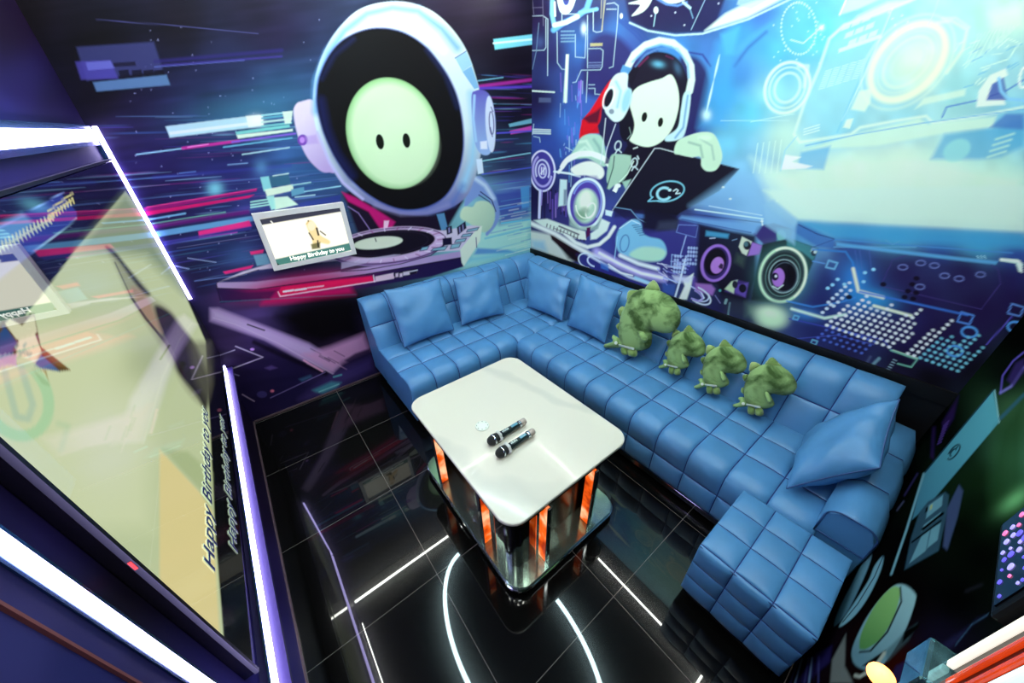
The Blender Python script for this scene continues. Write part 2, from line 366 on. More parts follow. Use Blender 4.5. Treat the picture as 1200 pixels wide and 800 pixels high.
    p.line([(440, 240), (470, 250), (500, 249), (525, 240)], 5, (150, 140, 180), a=.6, soft=3); p.line([(372, 155), (386, 190), (402, 214), (425, 233)], 3, (190, 176, 220), a=.9, soft=1.5)
    p.poly(k2(800, 255, 848, 225, 875, 285, 832, 315), (150, 190, 214)); p.poly(k2(832, 315, 872, 290, 905, 385, 885, 392), (120, 168, 206)); p.line(k2(800, 255, 848, 225), 1, (70, 90, 150))
    vis = p.smooth([(371, 116), (374, 90), (387, 62), (407, 43), (436, 33), (468, 36), (496, 52), (518, 78), (534, 108), (542, 142), (543, 176), (536, 206), (522, 230), (500, 243), (474, 246), (448, 238), (422, 221), (401, 198), (385, 170), (375, 142)])
    p.poly(vis, (20, 14, 18), soft=1); p.line(vis+vis[:1], 1.6, (80, 92, 170), a=.75, soft=1.2)
    p.line([(376, 118), (382, 150), (394, 180), (412, 206)], 9, (34, 36, 96), a=.8, soft=5); p.line([(377, 92), (392, 64), (414, 46)], 5, (34, 38, 90), a=.7, soft=3); p.line([(500, 58), (522, 88), (536, 126)], 4, (40, 50, 110), a=.6, soft=3)
    p.ell(460, 156, 53.5, 66, (150, 190, 130), rot=-16, soft=1); p.ell(461, 157.5, 49.5, 61.5, (206, 226, 180), rot=-16, soft=4); p.ell(470, 168, 38, 44, (216, 230, 190), rot=-16, soft=10, a=.6)
    p.ell(445.3, 166, 4.6, 9, (22, 26, 18), rot=-10, soft=.6); p.ell(476.3, 164.6, 4.4, 8.6, (22, 26, 18), rot=-8, soft=.6)
    # right ear cup
    p.poly(p.smooth(k2(872, 430, 890, 398, 930, 398, 958, 430, 975, 500, 978, 560, 968, 640, 945, 680, 905, 668, 882, 600)), (96, 90, 176), soft=.8, col2=(150, 176, 220), axis=((553, 110), (575, 180)))
    p.ell(*k2(955, 545)[0], 5.6, 33, (206, 212, 232), rot=-3, soft=.8); p.ell(*k2(960, 540)[0], 2.6, 13, (60, 50, 130), rot=-3, ring=1.1); p.line(k2(958, 470, 966, 490), 1, (60, 50, 130)); p.line(k2(955, 560, 964, 600), 1, (60, 50, 130))
    p.poly(k2(910, 622, 940, 618, 942, 655, 912, 655), (226, 224, 240)); p.poly(k2(893, 700, 918, 696, 925, 760, 900, 765), (210, 220, 235)); p.line(k2(885, 420, 880, 520, 892, 620), 2.5, (160, 196, 226), soft=1.2)
    # ---- deck
    p.poly([(255, 331), (303, 316), (360, 309), (424, 302), (541, 293), (564, 265), (552, 264), (520, 270), (470, 270), (420, 277), (330, 305), (285, 318)], (206, 188, 208), soft=.8)
    p.poly([(254, 331), (300, 330), (400, 318), (541, 294), (541, 304), (430, 322), (300, 340), (254, 338)], (176, 146, 190), soft=.8)
    p.poly([(254, 337), (300, 339), (430, 321), (541, 301), (544, 312), (505, 324), (420, 338), (340, 350), (262, 353)], (58, 30, 92), soft=.8, col2=(44, 28, 84), axis=((260, 345), (540, 310)))
    p.glow(350, 335, 70, 14, (190, 10, 90), rot=-9, a=.9, p=3); p.poly(k11(378, 165, 400, 130, 930, 65, 946, 98, 392, 184), (232, 22, 84), soft=.9)
    p.poly(k11(300, 190, 390, 188, 800, 125, 830, 175, 420, 225, 280, 235), (206, 16, 92), a=.85, soft=4); p.line(k11(380, 160, 392, 186, 948, 98), 1.2, (250, 200, 215)); p.line(k11(940, 98, 1190, 46), 1.2, (235, 190, 210))
    p.line([(254, 338), (254, 331), (303, 316)], .8, (40, 24, 60)); p.line([(254, 338), (300, 339), (430, 321), (541, 302)], 1, (36, 20, 56)); p.line(k11(20, 125, 45, 222, 160, 205), 1, (24, 14, 40)); p.poly(k11(20, 140, 45, 220, 330, 205, 370, 150, 200, 160), (46, 26, 80), a=.7, soft=2)
    for a, b in ((412, 425), (427, 440), (442, 455), (457, 469)): p.line(k11(a, 158-(a-412)*.14, b, 156-(a-412)*.14), 2.2, (255, 215, 225), soft=.5)
    for a in (480, 494, 508, 522, 534): p.line(k11(a, 150-(a-480)*.14, a+10, 148-(a-480)*.14), 2.2, (255, 215, 225), soft=.5)
    for a in range(550, 645, 9): p.line(k11(a, 138-(a-550)*.12, a+6, 134-(a-550)*.12), 1.3, (255, 190, 205), a=.8, soft=.4)
    p.poly(k11(948, 70, 1055, 48, 1058, 82, 950, 100), (222, 186, 200)); p.line(k11(938, 62, 944, 100), 1, (250, 220, 230)); p.poly(k11(1060, 48, 1192, 22, 1195, 52, 1062, 78), (40, 20, 50)); 
    for a in (1068, 1092): p.poly(k11(a, 52, a+16, 49, a+16, 70, a, 73), (216, 190, 205))
    p.poly(k11(1112, 44, 1150, 37, 1150, 58, 1112, 64), (210, 190, 205)); p.line(k11(1155, 40, 1195, 32), 1.2, (210, 200, 215))
    p.line(k6(60, 512, 590, 483), 1.2, (60, 120, 150), a=.5)
    p.ell(455, 289, 68, 21, (160, 120, 176), rot=-6.5, soft=1); p.ell(455, 286.5, 68, 20, (206, 170, 206), rot=-6.5, soft=.9); p.ell(455, 288, 68, 20, (70, 40, 84), rot=-6.5, ring=1.2)
    p.ell(454, 285.5, 56, 15.5, (30, 18, 38), rot=-6.5, soft=1); p.ell(454, 285.5, 48, 13, (60, 44, 72), rot=-6.5, ring=.8, a=.6); p.ell(443, 284.5, 29, 7, (214, 214, 192), rot=-6.5, soft=.8); p.line(k10(212, 370, 218, 388), 1.2, (20, 20, 20))
    for a in range(0, 360, 14):
        t = math.radians(a); p.line([(455+58*math.cos(t), 287+17*math.sin(t)-6*math.cos(t)), (455+66*math.cos(t), 287+19.5*math.sin(t)-7*math.cos(t))], 1.4, (236, 220, 236) if a % 28 else (140, 40, 110), a=.6)
    p.line([(400, 318), (430, 316), (470, 309), (505, 299), (520, 288)], 1, (40, 20, 60))
    p.poly(k10(742, 440, 855, 300, 880, 292, 868, 385, 765, 545, 752, 520), (218, 224, 204), soft=.8)
    for q in ((632, 370, 690, 362, 692, 408, 634, 415), (655, 300, 690, 290, 694, 335, 660, 348), (722, 300, 775, 262, 782, 305, 728, 350)): p.poly(k10(*q), (30, 22, 60), soft=.7)
    for q in ((668, 305, 678, 300, 680, 330, 670, 336), (735, 300, 742, 295, 746, 330, 738, 336), (755, 285, 762, 280, 766, 315, 758, 322)): p.poly(k10(*q), (150, 140, 190), a=.8)
    for q in ((640, 420, 665, 416, 645, 442, 560, 448, 575, 432), (690, 408, 748, 398, 735, 425, 680, 435), (718, 378, 782, 368, 770, 388, 708, 396), (760, 345, 820, 336, 805, 355, 748, 362), (790, 315, 860, 300, 848, 318, 782, 330), (505, 425, 548, 418, 535, 440, 490, 448)):
        p.poly(k10(*q), (120, 176, 190), a=.9); p.line(k10(*q)+k10(*q)[:1], .8, (50, 40, 90))
    p.line(k10(842, 365, 846, 425), 1, (80, 70, 110)); p.poly(k10(0, 520, 330, 470, 370, 470, 0, 560), (196, 176, 206), a=.7)
    # ---- ground of the print under the deck
    p.poly(k11(380, 300, 600, 215, 840, 195, 860, 420, 760, 430, 640, 470, 520, 420), (8, 3, 8), a=.95, soft=9)
    p.poly(k11(-20, 255, 30, 255, 330, 370, 560, 460, 720, 560, 740, 590, 700, 635, 520, 560, 300, 440, -20, 330), (176, 142, 190), a=.9, soft=2.5)
    p.poly(k11(0, 270, 240, 350, 560, 480, 700, 590, 640, 590, 480, 510, 200, 390, 0, 310), (206, 176, 212), a=.55, soft=3)
    p.line(k11(0, 312, 130, 350, 380, 460, 700, 640), 1, (206, 180, 206), a=.8); p.line(k11(240, 455, 400, 530, 660, 640), 5, (22, 12, 34), a=.85, soft=1.5); p.line(k11(200, 350, 300, 385), 1.5, (40, 24, 50)); p.line(k11(530, 560, 640, 625), 2, (230, 160, 190)); 
    p.poly(k11(520, 530, 690, 480, 880, 405, 915, 500, 760, 570, 700, 620), (206, 146, 188), a=.85, soft=4)
    for _ in range(16):
        x, y = r.uniform(520, 740), r.uniform(490, 610); q = k11(x, y, x+60, y+32); p.line(q, 1.2, [(200, 150, 185), (40, 24, 52)][r.integers(2)], a=.6)
    p.poly(k11(770, 560, 830, 520, 920, 490, 920, 520, 800, 580), (40, 26, 70), a=.8, soft=1.5); p.poly(k11(700, 640, 930, 540, 940, 620, 560, 790, 500, 790), (78, 60, 126), a=.75, soft=5)
    p.poly(k11(580, 735, 690, 685, 750, 690, 720, 720, 640, 755, 600, 745), (72, 140, 160), a=.9, soft=2); p.line(k11(620, 745, 735, 700), 1.3, (130, 190, 196)); p.poly(k11(500, 670, 570, 645, 580, 660, 520, 685), (70, 110, 150), a=.6, soft=1.5); p.line(k11(705, 658, 750, 645), 2, (90, 150, 165))
    p.line(k11(335, 780, 655, 630), .8, (130, 110, 170)); p.line(k11(40, 530, 125, 500), .8, (200, 190, 205)); p.line(k11(130, 478, 290, 542, 90, 617), 1, (206, 190, 206)); p.line(k11(170, 760, 240, 800), 1, (180, 150, 180)); p.line(k11(105, 635, 150, 650), .8, (150, 130, 180))
    p.ell(*k11(228, 496)[0], 2.4, 1.4, (206, 150, 220)); p.ell(*k11(345, 740)[0], 2.2, 1.6, (220, 110, 140)); p.ell(*k11(285, 760)[0], 6, 4, (84, 70, 140), a=.6); p.poly(k11(300, 605, 340, 590, 375, 605, 330, 618), (110, 84, 150), a=.6, soft=1.2)
    p.poly(k11(20, 500, 120, 505, 280, 545, 90, 610, 30, 560), (22, 12, 30), a=.6, soft=4)

def art_right(p):
    k3, k4, k7, k8 = K((610, 0), 3.75), K((880, 0), 3.75), K((600, 200), 3.636), K((870, 200), 3.636)
    q1, q2, q3, q4, q5 = K((615, 0), 6.667), K((615, 150), 6.667), K((615, 230), 5.714), K((790, 250), 6.667), K((960, 300), 5)
    p.base([(630, 20, (44, 30, 74)), (650, 60, (46, 34, 92)), (630, 120, (40, 28, 76)), (680, 55, (56, 110, 180)), (720, 35, (60, 112, 180)), (690, 110, (60, 96, 176)), (670, 150, (60, 110, 190)), (640, 170, (50, 70, 150)), (630, 230, (36, 24, 70)), (660, 250, (56, 50, 120)),
            (700, 90, (56, 52, 128)), (730, 60, (60, 80, 156)), (700, 20, (40, 28, 80)), (760, 15, (40, 32, 88)), (800, 8, (40, 34, 90)), (830, 20, (46, 60, 130)), (790, 60, (60, 130, 196)), (840, 60, (64, 110, 180)), (820, 110, (50, 50, 120)), (815, 150, (50, 60, 140)), (850, 110, (60, 150, 210)),
            (870, 40, (66, 150, 206)), (890, 20, (60, 100, 180)), (910, 60, (80, 176, 212)), (870, 90, (60, 120, 190)), (880, 130, (90, 190, 215)), (850, 170, (110, 190, 214)), (930, 40, (96, 184, 210)), (900, 110, (150, 214, 212)), (920, 160, (196, 226, 206)), (960, 40, (96, 196, 214)), (960, 110, (150, 210, 214)), (1000, 40, (126, 200, 210)), (980, 150, (140, 204, 216)),
            (1050, 20, (150, 214, 208)), (1120, 20, (164, 220, 206)), (1180, 20, (186, 224, 206)), (1080, 75, (214, 226, 200)), (1060, 140, (150, 206, 212)), (1120, 100, (150, 206, 206)), (1180, 80, (150, 200, 206)), (1190, 150, (110, 180, 206)), (1000, 200, (206, 230, 208)), (1060, 190, (206, 228, 208)), (1100, 200, (190, 224, 206)), (1170, 200, (176, 220, 206)), (1195, 230, (176, 222, 206)),
            (870, 195, (130, 186, 214)), (850, 215, (120, 170, 210)), (880, 235, (130, 176, 214)), (900, 260, (110, 160, 206)), (920, 225, (206, 226, 206)), (960, 250, (190, 224, 206)), (1050, 250, (176, 220, 206)), (1150, 255, (150, 212, 206)), (850, 245, (70, 110, 176)), (830, 255, (60, 80, 156)), (950, 266, (60, 150, 196)), (1050, 276, (60, 160, 200)), (1150, 282, (60, 160, 200)),
            (930, 280, (60, 120, 176)), (1000, 288, (50, 70, 150)), (1100, 295, (46, 70, 150)), (1190, 300, (44, 70, 150)), (1060, 318, (44, 34, 96)), (1130, 320, (40, 28, 80)), (1190, 325, (40, 40, 110)), (1000, 325, (50, 100, 180)), (1020, 345, (50, 90, 176)), (970, 330, (40, 40, 110)), (1080, 350, (40, 28, 84)), (1150, 360, (34, 20, 60)), (1190, 350, (36, 24, 70)), (1060, 375, (44, 50, 120)), (960, 355, (40, 40, 110)), (960, 385, (44, 44, 110)), (1000, 400, (40, 28, 76)), (1060, 420, (34, 18, 52)), (1100, 400, (32, 16, 50)), (1090, 440, (16, 10, 16)), (1130, 420, (16, 8, 20)), (1200, 380, (10, 6, 12)),
            (780, 300, (54, 44, 116)), (760, 280, (56, 54, 130)), (810, 290, (50, 44, 110)), (700, 320, (56, 60, 150)), (720, 270, (60, 70, 150)), (860, 350, (28, 22, 50)), (840, 370, (44, 36, 96)), (870, 390, (50, 60, 84)), (650, 300, (70, 70, 90)), (800, 240, (40, 34, 80)), (700, 200, (50, 56, 120))], power=3.4)
    p.noise(0.10, 14)
    r = np.random.default_rng(9)
    # arch and hall behind the girl
    p.poly(p.smooth(k3(300, 200, 330, 160, 380, 145, 440, 170, 520, 260, 560, 330, 480, 420, 300, 420, 270, 330)), (50, 40, 104), a=.8, soft=4)
    for off in (0, 14, 30): p.line(k3(430+off, 90, 500+off, 150-off*.4, 600+off, 260, 640+off, 330), 2, (44, 70, 150), a=.6, soft=1.2)
    p.poly(p.smooth(k3(700, 260, 780, 260, 830, 350, 820, 440, 790, 560, 720, 600, 720, 420)), (44, 36, 96), a=.9, soft=3)
    p.line(k3(740, 230, 800, 240, 835, 290), 2, (50, 60, 140), soft=1); p.line(k3(950, 230, 1010, 170, 1100, 110), 6, (80, 160, 214), a=.6, soft=3); p.line(k3(940, 290, 1000, 210, 1080, 140), 3, (50, 90, 170), a=.7, soft=2)
    p.poly(k3(860, 190, 960, 120, 900, 560, 780, 560), (70, 160, 214), a=.6, soft=6); p.poly(k3(880, 150, 960, 120, 935, 240, 900, 240), (80, 170, 214), a=.7, soft=3)
    p.line(k3(875, 240, 850, 350, 815, 500), 2, (200, 232, 226), soft=1, taper=True); p.glow(*k3(818, 505)[0], 5, 6, (206, 236, 226), a=.9); p.line(k3(480, 100, 560, 135, 680, 155, 800, 148, 1000, 85, 1190, -5), 1.8, (190, 226, 226), soft=.9)
    p.poly(k3(480, 92, 560, 128, 680, 148, 800, 140, 860, 100, 900, -10, 460, -10), (36, 28, 78), a=.85, soft=2)
    p.poly(k3(810, 135, 900, 60, 960, 30, 1100, -20, 1180, -20, 1000, 75), (206, 226, 206), soft=2); p.poly(k3(850, 110, 930, 60, 1010, 40, 990, 65), (236, 232, 212), a=.8, soft=2)
    p.poly(k3(950, 20, 960, -10, 1100, -10, 1010, 40), (170, 206, 196), a=.6, soft=1); p.line(k3(815, -10, 750, 130), .7, (150, 190, 210)); p.line(k3(745, 40, 758, 80), .8, (120, 170, 200)); p.line(k3(595, 50, 585, 115), .8, (150, 200, 215)); p.ell(*k3(595, 45)[0], 2.6, 4, (214, 236, 226)); p.ell(*k3(443, 70)[0], 1.6, 3, (226, 236, 226))
    for x, y in ((575, 70), (680, 55), (870, 15), (720, 110)): p.ell(*k3(x, y)[0], .8, .8, (210, 220, 230))
    # partial big lettering at the very top
    p.poly(p.smooth(k3(165, -30, 240, -30, 235, 20, 215, 55, 190, 62, 170, 40)), (190, 226, 214)); p.ell(*k3(200, -6)[0], 4, 8, (56, 70, 150)); p.line(k3(140, -10, 138, 60, 150, 120), 5, (110, 176, 220), soft=1); p.line(k3(150, 10, 152, 70), 2, (214, 234, 226))
    p.line(k3(310, -20, 290, 40, 245, 75, 190, 100, 145, 132), 6, (90, 160, 216), soft=1.2); p.line(k3(250, 72, 200, 98, 150, 110), 5, (206, 230, 214), soft=1); p.line(k3(262, 55, 335, 40), 4, (110, 180, 220), soft=1)
    p.poly(p.smooth(k3(475, 15, 520, 0, 530, -30, 580, -30, 572, 10, 540, 50, 490, 70, 510, 45, 525, 20)), (206, 232, 216), soft=.9); p.poly(p.smooth(k3(600, -30, 760, -30, 720, 0, 680, 14, 640, 10)), (206, 232, 220)); p.line(k3(590, -10, 640, 18, 690, 25, 730, 10), 2, (90, 140, 210), soft=1); p.line(k3(715, 10, 745, 35), 3, (170, 206, 226))
    # circuit lines at the left
    W = (176, 206, 206); G = (150, 150, 120); V = (130, 96, 200)
    def wires(pp, *qs, w=.9, c=W, a=.85):
        for q in qs: p.line(pp(*q), w, c, a=a, soft=.5)
    wires(q1, (60, 125, 140, 122, 180, 150, 178, 590), (60, 395, 150, 392, 165, 370, 165, 150), (400, 110, 290, 108, 290, 200), (535, 90, 535, 240, 560, 252, 600, 246, 605, 200), (640, 30, 700, 22, 730, 45, 722, 200, 690, 520, 660, 530), (640, 72, 715, 72), (395, 270, 395, 445, 470, 452, 478, 260),
          (490, 120, 490, 530), (500, 380, 590, 378, 612, 395, 605, 520, 590, 545, 445, 548), (440, 550, 400, 640, 375, 645), (500, 662, 545, 662), (500, 690, 548, 690, 548, 735, 600, 738), (490, 560, 480, 800), (252, 250, 255, 490, 290, 540, 330, 545))
    wires(q1, (600, 0, 595, 140), (630, 0, 600, 230), (620, 0, 605, 240), w=1.1, c=G); wires(q1, (140, 0, 145, 200), (60, 0, 70, 110), (60, 60, 140, 58), c=(110, 110, 130))
    p.poly(q1(510, 338, 608, 336, 606, 358, 512, 362), (170, 165, 116)); p.poly(q1(322, 425, 345, 425, 330, 800, 300, 800), (196, 222, 206), soft=.8); p.line(q1(330, 430, 318, 800), 1.5, (236, 240, 220)); p.line(q1(425, 640, 415, 800), 2, (120, 90, 190)); p.line(q1(440, 630, 432, 800), 1.4, (150, 120, 210))
    for y in (245, 275, 300, 325): p.line(q1(285, y, 385, y-2), 1.5, (120, 160, 176), a=.8)
    for y in (490, 510, 525): p.line(q1(500, y, 600, y-2), 1, (120, 140, 176), a=.8)
    p.line(q1(60, 710, 230, 720), 1.8, (206, 226, 216)); p.poly(q1(110, 762, 205, 765, 205, 800, 108, 800), (90, 104, 140), a=.7); p.line(q1(60, 540, 90, 400, 110, 180), .8, (110, 140, 160)); p.glow(*q1(462, 225)[0], 3, 6, (210, 236, 230), a=.9); p.glow(*q1(120, 330)[0], 5, 7, (70, 90, 140), a=.7)
    for _ in range(40):
        x, y = r.uniform(655, 685), r.uniform(85, 200); p.line([(x, y), (x+r.uniform(-1, 1), y+r.uniform(2, 22))], r.uniform(.6, 1.6), [(110, 180, 220), (70, 120, 200), (180, 210, 220), (130, 100, 200)][r.integers(4)], a=.5)
    for y in (10, 25, 40): p.line(q2(65, y, 200, y+5), 1.4, (206, 226, 216), a=.9)
    wires(q2, (60, 50, 65, 10, 70, -30), (70, 65, 115, 75, 120, 110), (320, 150, 370, 175))
    # disc sign with spokes
    cx, cy = q2(138, 335)[0]
    p.ell(cx, cy, 14.5, 24, (70, 60, 150), rot=-3); p.ell(cx, cy, 14.5, 23.5, (214, 214, 232), rot=-3, ring=2); p.ell(cx, cy, 11, 18, (170, 160, 214), rot=-3, ring=2.4, arc=(20, 250)); p.ell(cx, cy, 8, 13, (206, 206, 230), rot=-3, ring=1.8, arc=(150, 400)); p.ell(cx, cy, 5.6, 9.4, (90, 70, 170), rot=-3); p.ell(cx, cy, 4.4, 8, (214, 216, 232), rot=-3, ring=1.4)
    p.line([(cx-1, cy-4), (cx-1, cy+4)], 1.3, (226, 226, 236)); p.line([(cx+1.6, cy-4), (cx+1.6, cy+4)], 1.3, (226, 226, 236)); p.line([(cx-2, cy+3), (cx+3, cy-3)], 1, (226, 226, 236))
    p.line(q2(230, 340, 350, 355, 430, 380), 2.4, (214, 232, 226)); p.line(q2(120, 490, 112, 700), 3, (206, 206, 230)); p.line(q2(135, 490, 128, 600), 1.4, (150, 130, 200))
    for _ in range(26):
        x = r.uniform(150, 330); y = r.uniform(470, 560); p.line(q2(x, y, x+r.uniform(-4, 4), y+r.uniform(60, 190)), r.uniform(.8, 2), [(26, 14, 34), (110, 80, 170), (150, 120, 190), (40, 24, 70)][r.integers(4)], a=.7)
    p.poly(q2(275, 400, 330, 405, 325, 600, 262, 612), (196, 220, 216), a=.95, soft=.9); p.poly(q2(305, 480, 330, 480, 322, 600, 302, 600), (56, 70, 110), a=.7, soft=1)
    # sleeve, cuff and the round bracelet
    p.poly(q2(425, 90, 445, -60, 500, -120, 620, -60, 640, 60, 610, 40, 500, 45), (196, 18, 36), soft=.8); p.poly(p.smooth(k3(330, 470, 390, 350, 460, 330, 500, 480, 430, 620, 370, 640, 340, 560)), (44, 40, 84), soft=1)
    p.poly(p.smooth(k3(260, 605, 275, 530, 310, 480, 380, 370, 402, 355, 390, 430, 360, 470, 350, 530, 330, 560, 300, 580)), (206, 18, 34), soft=.9); p.poly(k3(275, 520, 330, 490, 355, 470, 340, 540, 300, 540), (44, 20, 50), a=.8, soft=1.5)
    p.poly(p.smooth(q2(350, 235, 395, 150, 440, 75, 500, 48, 570, 50, 610, 85, 630, 180, 650, 260, 610, 300, 500, 240, 420, 240)), (164, 200, 180), soft=1); p.line(q2(430, 110, 480, 100, 530, 180), 3, (206, 226, 206), a=.8, soft=1.5); p.line(q2(540, 90, 580, 150, 610, 240), 3, (120, 160, 150), a=.7, soft=1.5); p.line(q2(400, 200, 470, 150, 560, 220), 2.4, (206, 228, 208), a=.8, soft=1.5)
    p.ell(*q2(500, 390)[0], 34, 29, (226, 234, 220), rot=20, ring=5, arc=(180, 370)); p.poly(p.smooth(q2(360, 320, 430, 275, 520, 260, 600, 300, 620, 360, 580, 400, 480, 370, 400, 370)), (224, 226, 214), soft=1)
    p.line(q2(265, 345, 330, 260, 420, 215, 520, 210, 620, 250, 680, 330, 735, 450), 3.4, (226, 236, 222), soft=.9); p.line(q2(700, 360, 735, 450), 4, (226, 234, 222)); p.poly(q2(390, 375, 560, 375, 600, 430, 600, 470, 380, 440), (70, 60, 150), a=.6, soft=2)
    c2 = q2(480, 590)[0]; p.ell(*c2, 21, 29.5, (84, 66, 160), rot=6, soft=1); p.ell(*c2, 20.5, 29, (214, 230, 226), rot=6, ring=3.2); p.ell(c2[0]+.5, c2[1]-1, 17, 25, (130, 150, 210), rot=6, ring=1.6, arc=(200, 400)); p.ell(c2[0], c2[1]+3, 14, 20, (176, 206, 180), rot=6, soft=2)
    p.ell(c2[0]-1, c2[1]-4, 8, 12, (224, 232, 210), rot=10, soft=3); p.ell(c2[0]-6, c2[1]+14, 7, 5, (110, 150, 116), rot=30, soft=2, a=.8); p.ell(c2[0]+5, c2[1]+8, 5, 9, (236, 240, 220), rot=20, ring=1.6); p.ell(c2[0]-2, c2[1]+8, 5, 4, (130, 160, 130), a=.7, soft=2); p.ell(*c2, 12, 17, (236, 240, 220), rot=6, ring=1.2, arc=(30, 170))
    p.poly(q2(350, 680, 430, 770, 560, 760, 590, 690, 610, 740, 560, 800, 420, 800, 350, 760), (150, 176, 160), a=.8, soft=1.5)
    # the girl: hood, hair, face, headphones
    p.poly(p.smooth(k3(430, 620, 480, 400, 470, 330, 560, 240, 640, 232, 700, 270, 735, 360, 740, 480, 700, 600, 720, 660, 560, 800, 420, 800, 400, 700)), (30, 22, 44), soft=1)
    p.poly(k3(400, 560, 440, 540, 470, 640, 420, 720, 370, 720), (40, 40, 90), a=.9, soft=1); p.poly(p.smooth(k3(395, 690, 430, 680, 480, 690, 470, 760, 440, 800, 380, 800)), (150, 186, 160), soft=1); p.poly(q2(670, 230, 700, 200, 830, 215, 830, 280, 740, 410, 660, 480, 640, 470, 690, 320), (158, 190, 166), soft=1); p.line(q2(700, 220, 690, 310, 640, 470), 1.2, (60, 80, 80))
    p.line(q2(850, 260, 800, 360, 740, 420), 1.2, (206, 226, 206)); p.poly(q2(760, 420, 830, 400, 790, 480), (150, 186, 166), soft=1)
    p.line(k3(374, 520, 360, 660, 352, 720), .9, (200, 210, 216)); p.line(k3(418, 545, 380, 650, 372, 690), .9, (200, 210, 216))
    p.poly(p.smooth(k3(478, 440, 500, 350, 540, 280, 610, 240, 680, 262, 720, 330, 728, 420, 705, 500, 697, 430, 682, 360, 660, 325, 600, 352, 540, 368, 500, 410)), (34, 26, 50), soft=.8); p.glow(*k3(605, 282)[0], 7, 4, (96, 170, 196), rot=10, a=.9); p.line(k3(520, 290, 560, 250), 2, (130, 40, 90), a=.8, soft=1.2); p.glow(*k3(690, 300)[0], 4, 8, (70, 110, 140), rot=-20, a=.7); p.line(k3(640, 245, 670, 258), 1.6, (120, 40, 90), a=.7, soft=1)
    k13 = K((600, 0), 4); p.poly(p.smooth(k13(552, 490, 562, 440, 590, 408, 640, 386, 700, 368, 745, 350, 772, 395, 783, 455, 778, 520, 752, 600, 705, 660, 645, 688, 585, 678, 550, 655, 566, 625, 574, 580, 562, 530)), (212, 228, 202), soft=.8)
    p.ell(*k3(544, 514)[0], 3.1, 5.8, (26, 28, 24), rot=12, soft=.5); p.ell(*k3(615, 537)[0], 2.9, 5.6, (26, 28, 24), rot=12, soft=.5)
    p.poly(p.smooth(k3(440, 500, 480, 500, 492, 560, 480, 610, 455, 620, 436, 580)), (26, 20, 40), soft=.8); p.line(k3(478, 560, 486, 590, 470, 610), 1, (130, 150, 140))
    p.line(k3(468, 300, 500, 240, 550, 198, 610, 178, 670, 188, 720, 230, 748, 290, 752, 350, 742, 400), 8, (206, 226, 214), soft=1); p.line(k3(492, 272, 550, 215, 620, 195, 690, 215, 735, 280, 740, 340), 2, (110, 170, 206), soft=1.2); p.line(k3(505, 292, 550, 240, 600, 215, 650, 215), 2, (90, 130, 180), a=.7, soft=1); p.line(k3(480, 265, 540, 200, 610, 176), 1.6, (236, 240, 220), a=.8)
    p.poly(k3(450, 285, 490, 300, 470, 330, 438, 315), (80, 140, 190)); p.poly(p.smooth(k3(370, 480, 375, 420, 400, 350, 430, 322, 470, 325, 470, 380, 488, 400, 480, 460, 450, 520, 415, 535, 385, 510)), (206, 224, 222), soft=.9); p.ell(*k3(388, 430)[0], 4.2, 11, (30, 24, 44), rot=18); p.ell(*k3(388, 430)[0], 5.6, 13.5, (226, 236, 230), rot=18, ring=1.6)
    p.line(k3(420, 360, 440, 400, 425, 470), 3, (130, 190, 200), a=.8, soft=1.5); p.ell(*k3(465, 440)[0], 5, 14, (130, 190, 210), rot=14, a=.8, soft=2); p.ell(*k3(400, 490)[0], 3, 3, (60, 70, 110), a=.7)
    p.poly(p.smooth(k3(730, 400, 748, 410, 740, 500, 720, 590, 690, 615, 640, 620, 640, 600, 690, 560, 705, 480, 715, 420)), (186, 214, 216), soft=.9); p.line(k3(735, 420, 715, 560, 680, 605), 2, (96, 150, 190), soft=1.2)
    for cx, cy in ((428, 640), (500, 715)):
        q = k3(cx, cy)[0]; p.ell(*q, 3.4, 5.4, (190, 206, 206), rot=15, ring=1.4); p.line([(q[0]-3, q[1]+9), (q[0], q[1]+4), (q[0]+4, q[1]+8)], 1.3, (190, 206, 206))
    p.line(q2(850, 160, 880, 150), 1.4, (200, 210, 200)); p.line(q2(880, 220, 890, 240), 1.6, (190, 200, 200))
    # laptop held by the girl
    p.poly([(769, 173), (772, 173.5), (866, 198), (842, 224), (814, 240), (796, 250), (770, 268), (740, 262), (719, 246), (722, 240)], (30, 26, 46), soft=.8); p.poly([(762, 252), (796, 249), (784, 270), (752, 275), (738, 262)], (24, 22, 40), soft=1.5); p.line([(718, 246), (767, 174), (773, 173.6), (812, 184)], 1, (196, 206, 206)); p.line([(812, 184), (866, 198), (842, 224)], .8, (70, 80, 110))
    p.poly(p.smooth(k3(675, 670, 690, 620, 740, 595, 800, 580, 850, 590, 880, 650, 885, 700, 860, 745, 820, 752, 795, 730, 790, 690, 750, 690, 700, 680)), (190, 216, 186), soft=.8); p.line(k3(740, 625, 790, 640, 800, 690), 2.4, (130, 170, 146), a=.8, soft=1.3); p.line(k3(790, 610, 840, 640, 850, 700), 2, (130, 170, 150), a=.7, soft=1.3); p.ell(*k3(810, 605)[0], 8, 3, (214, 232, 206), a=.6, soft=2)
    lg = lambda *a: k7(*a)
    p.ell(*lg(662, 88)[0], 20, 11.5, (120, 190, 206), rot=-12, ring=1.7, arc=(160, 495)); p.line(lg(600, 112, 580, 130, 625, 128), 1.5, (120, 190, 206))
    p.ell(*lg(648, 98)[0], 8, 7, (150, 205, 215), rot=-12, ring=3, arc=(40, 320)); p.line(lg(688, 86, 700, 78, 708, 84, 698, 98, 716, 96), 1.3, (200, 220, 220)); p.ell(*lg(672, 82)[0], 2, 1.6, (190, 220, 225))
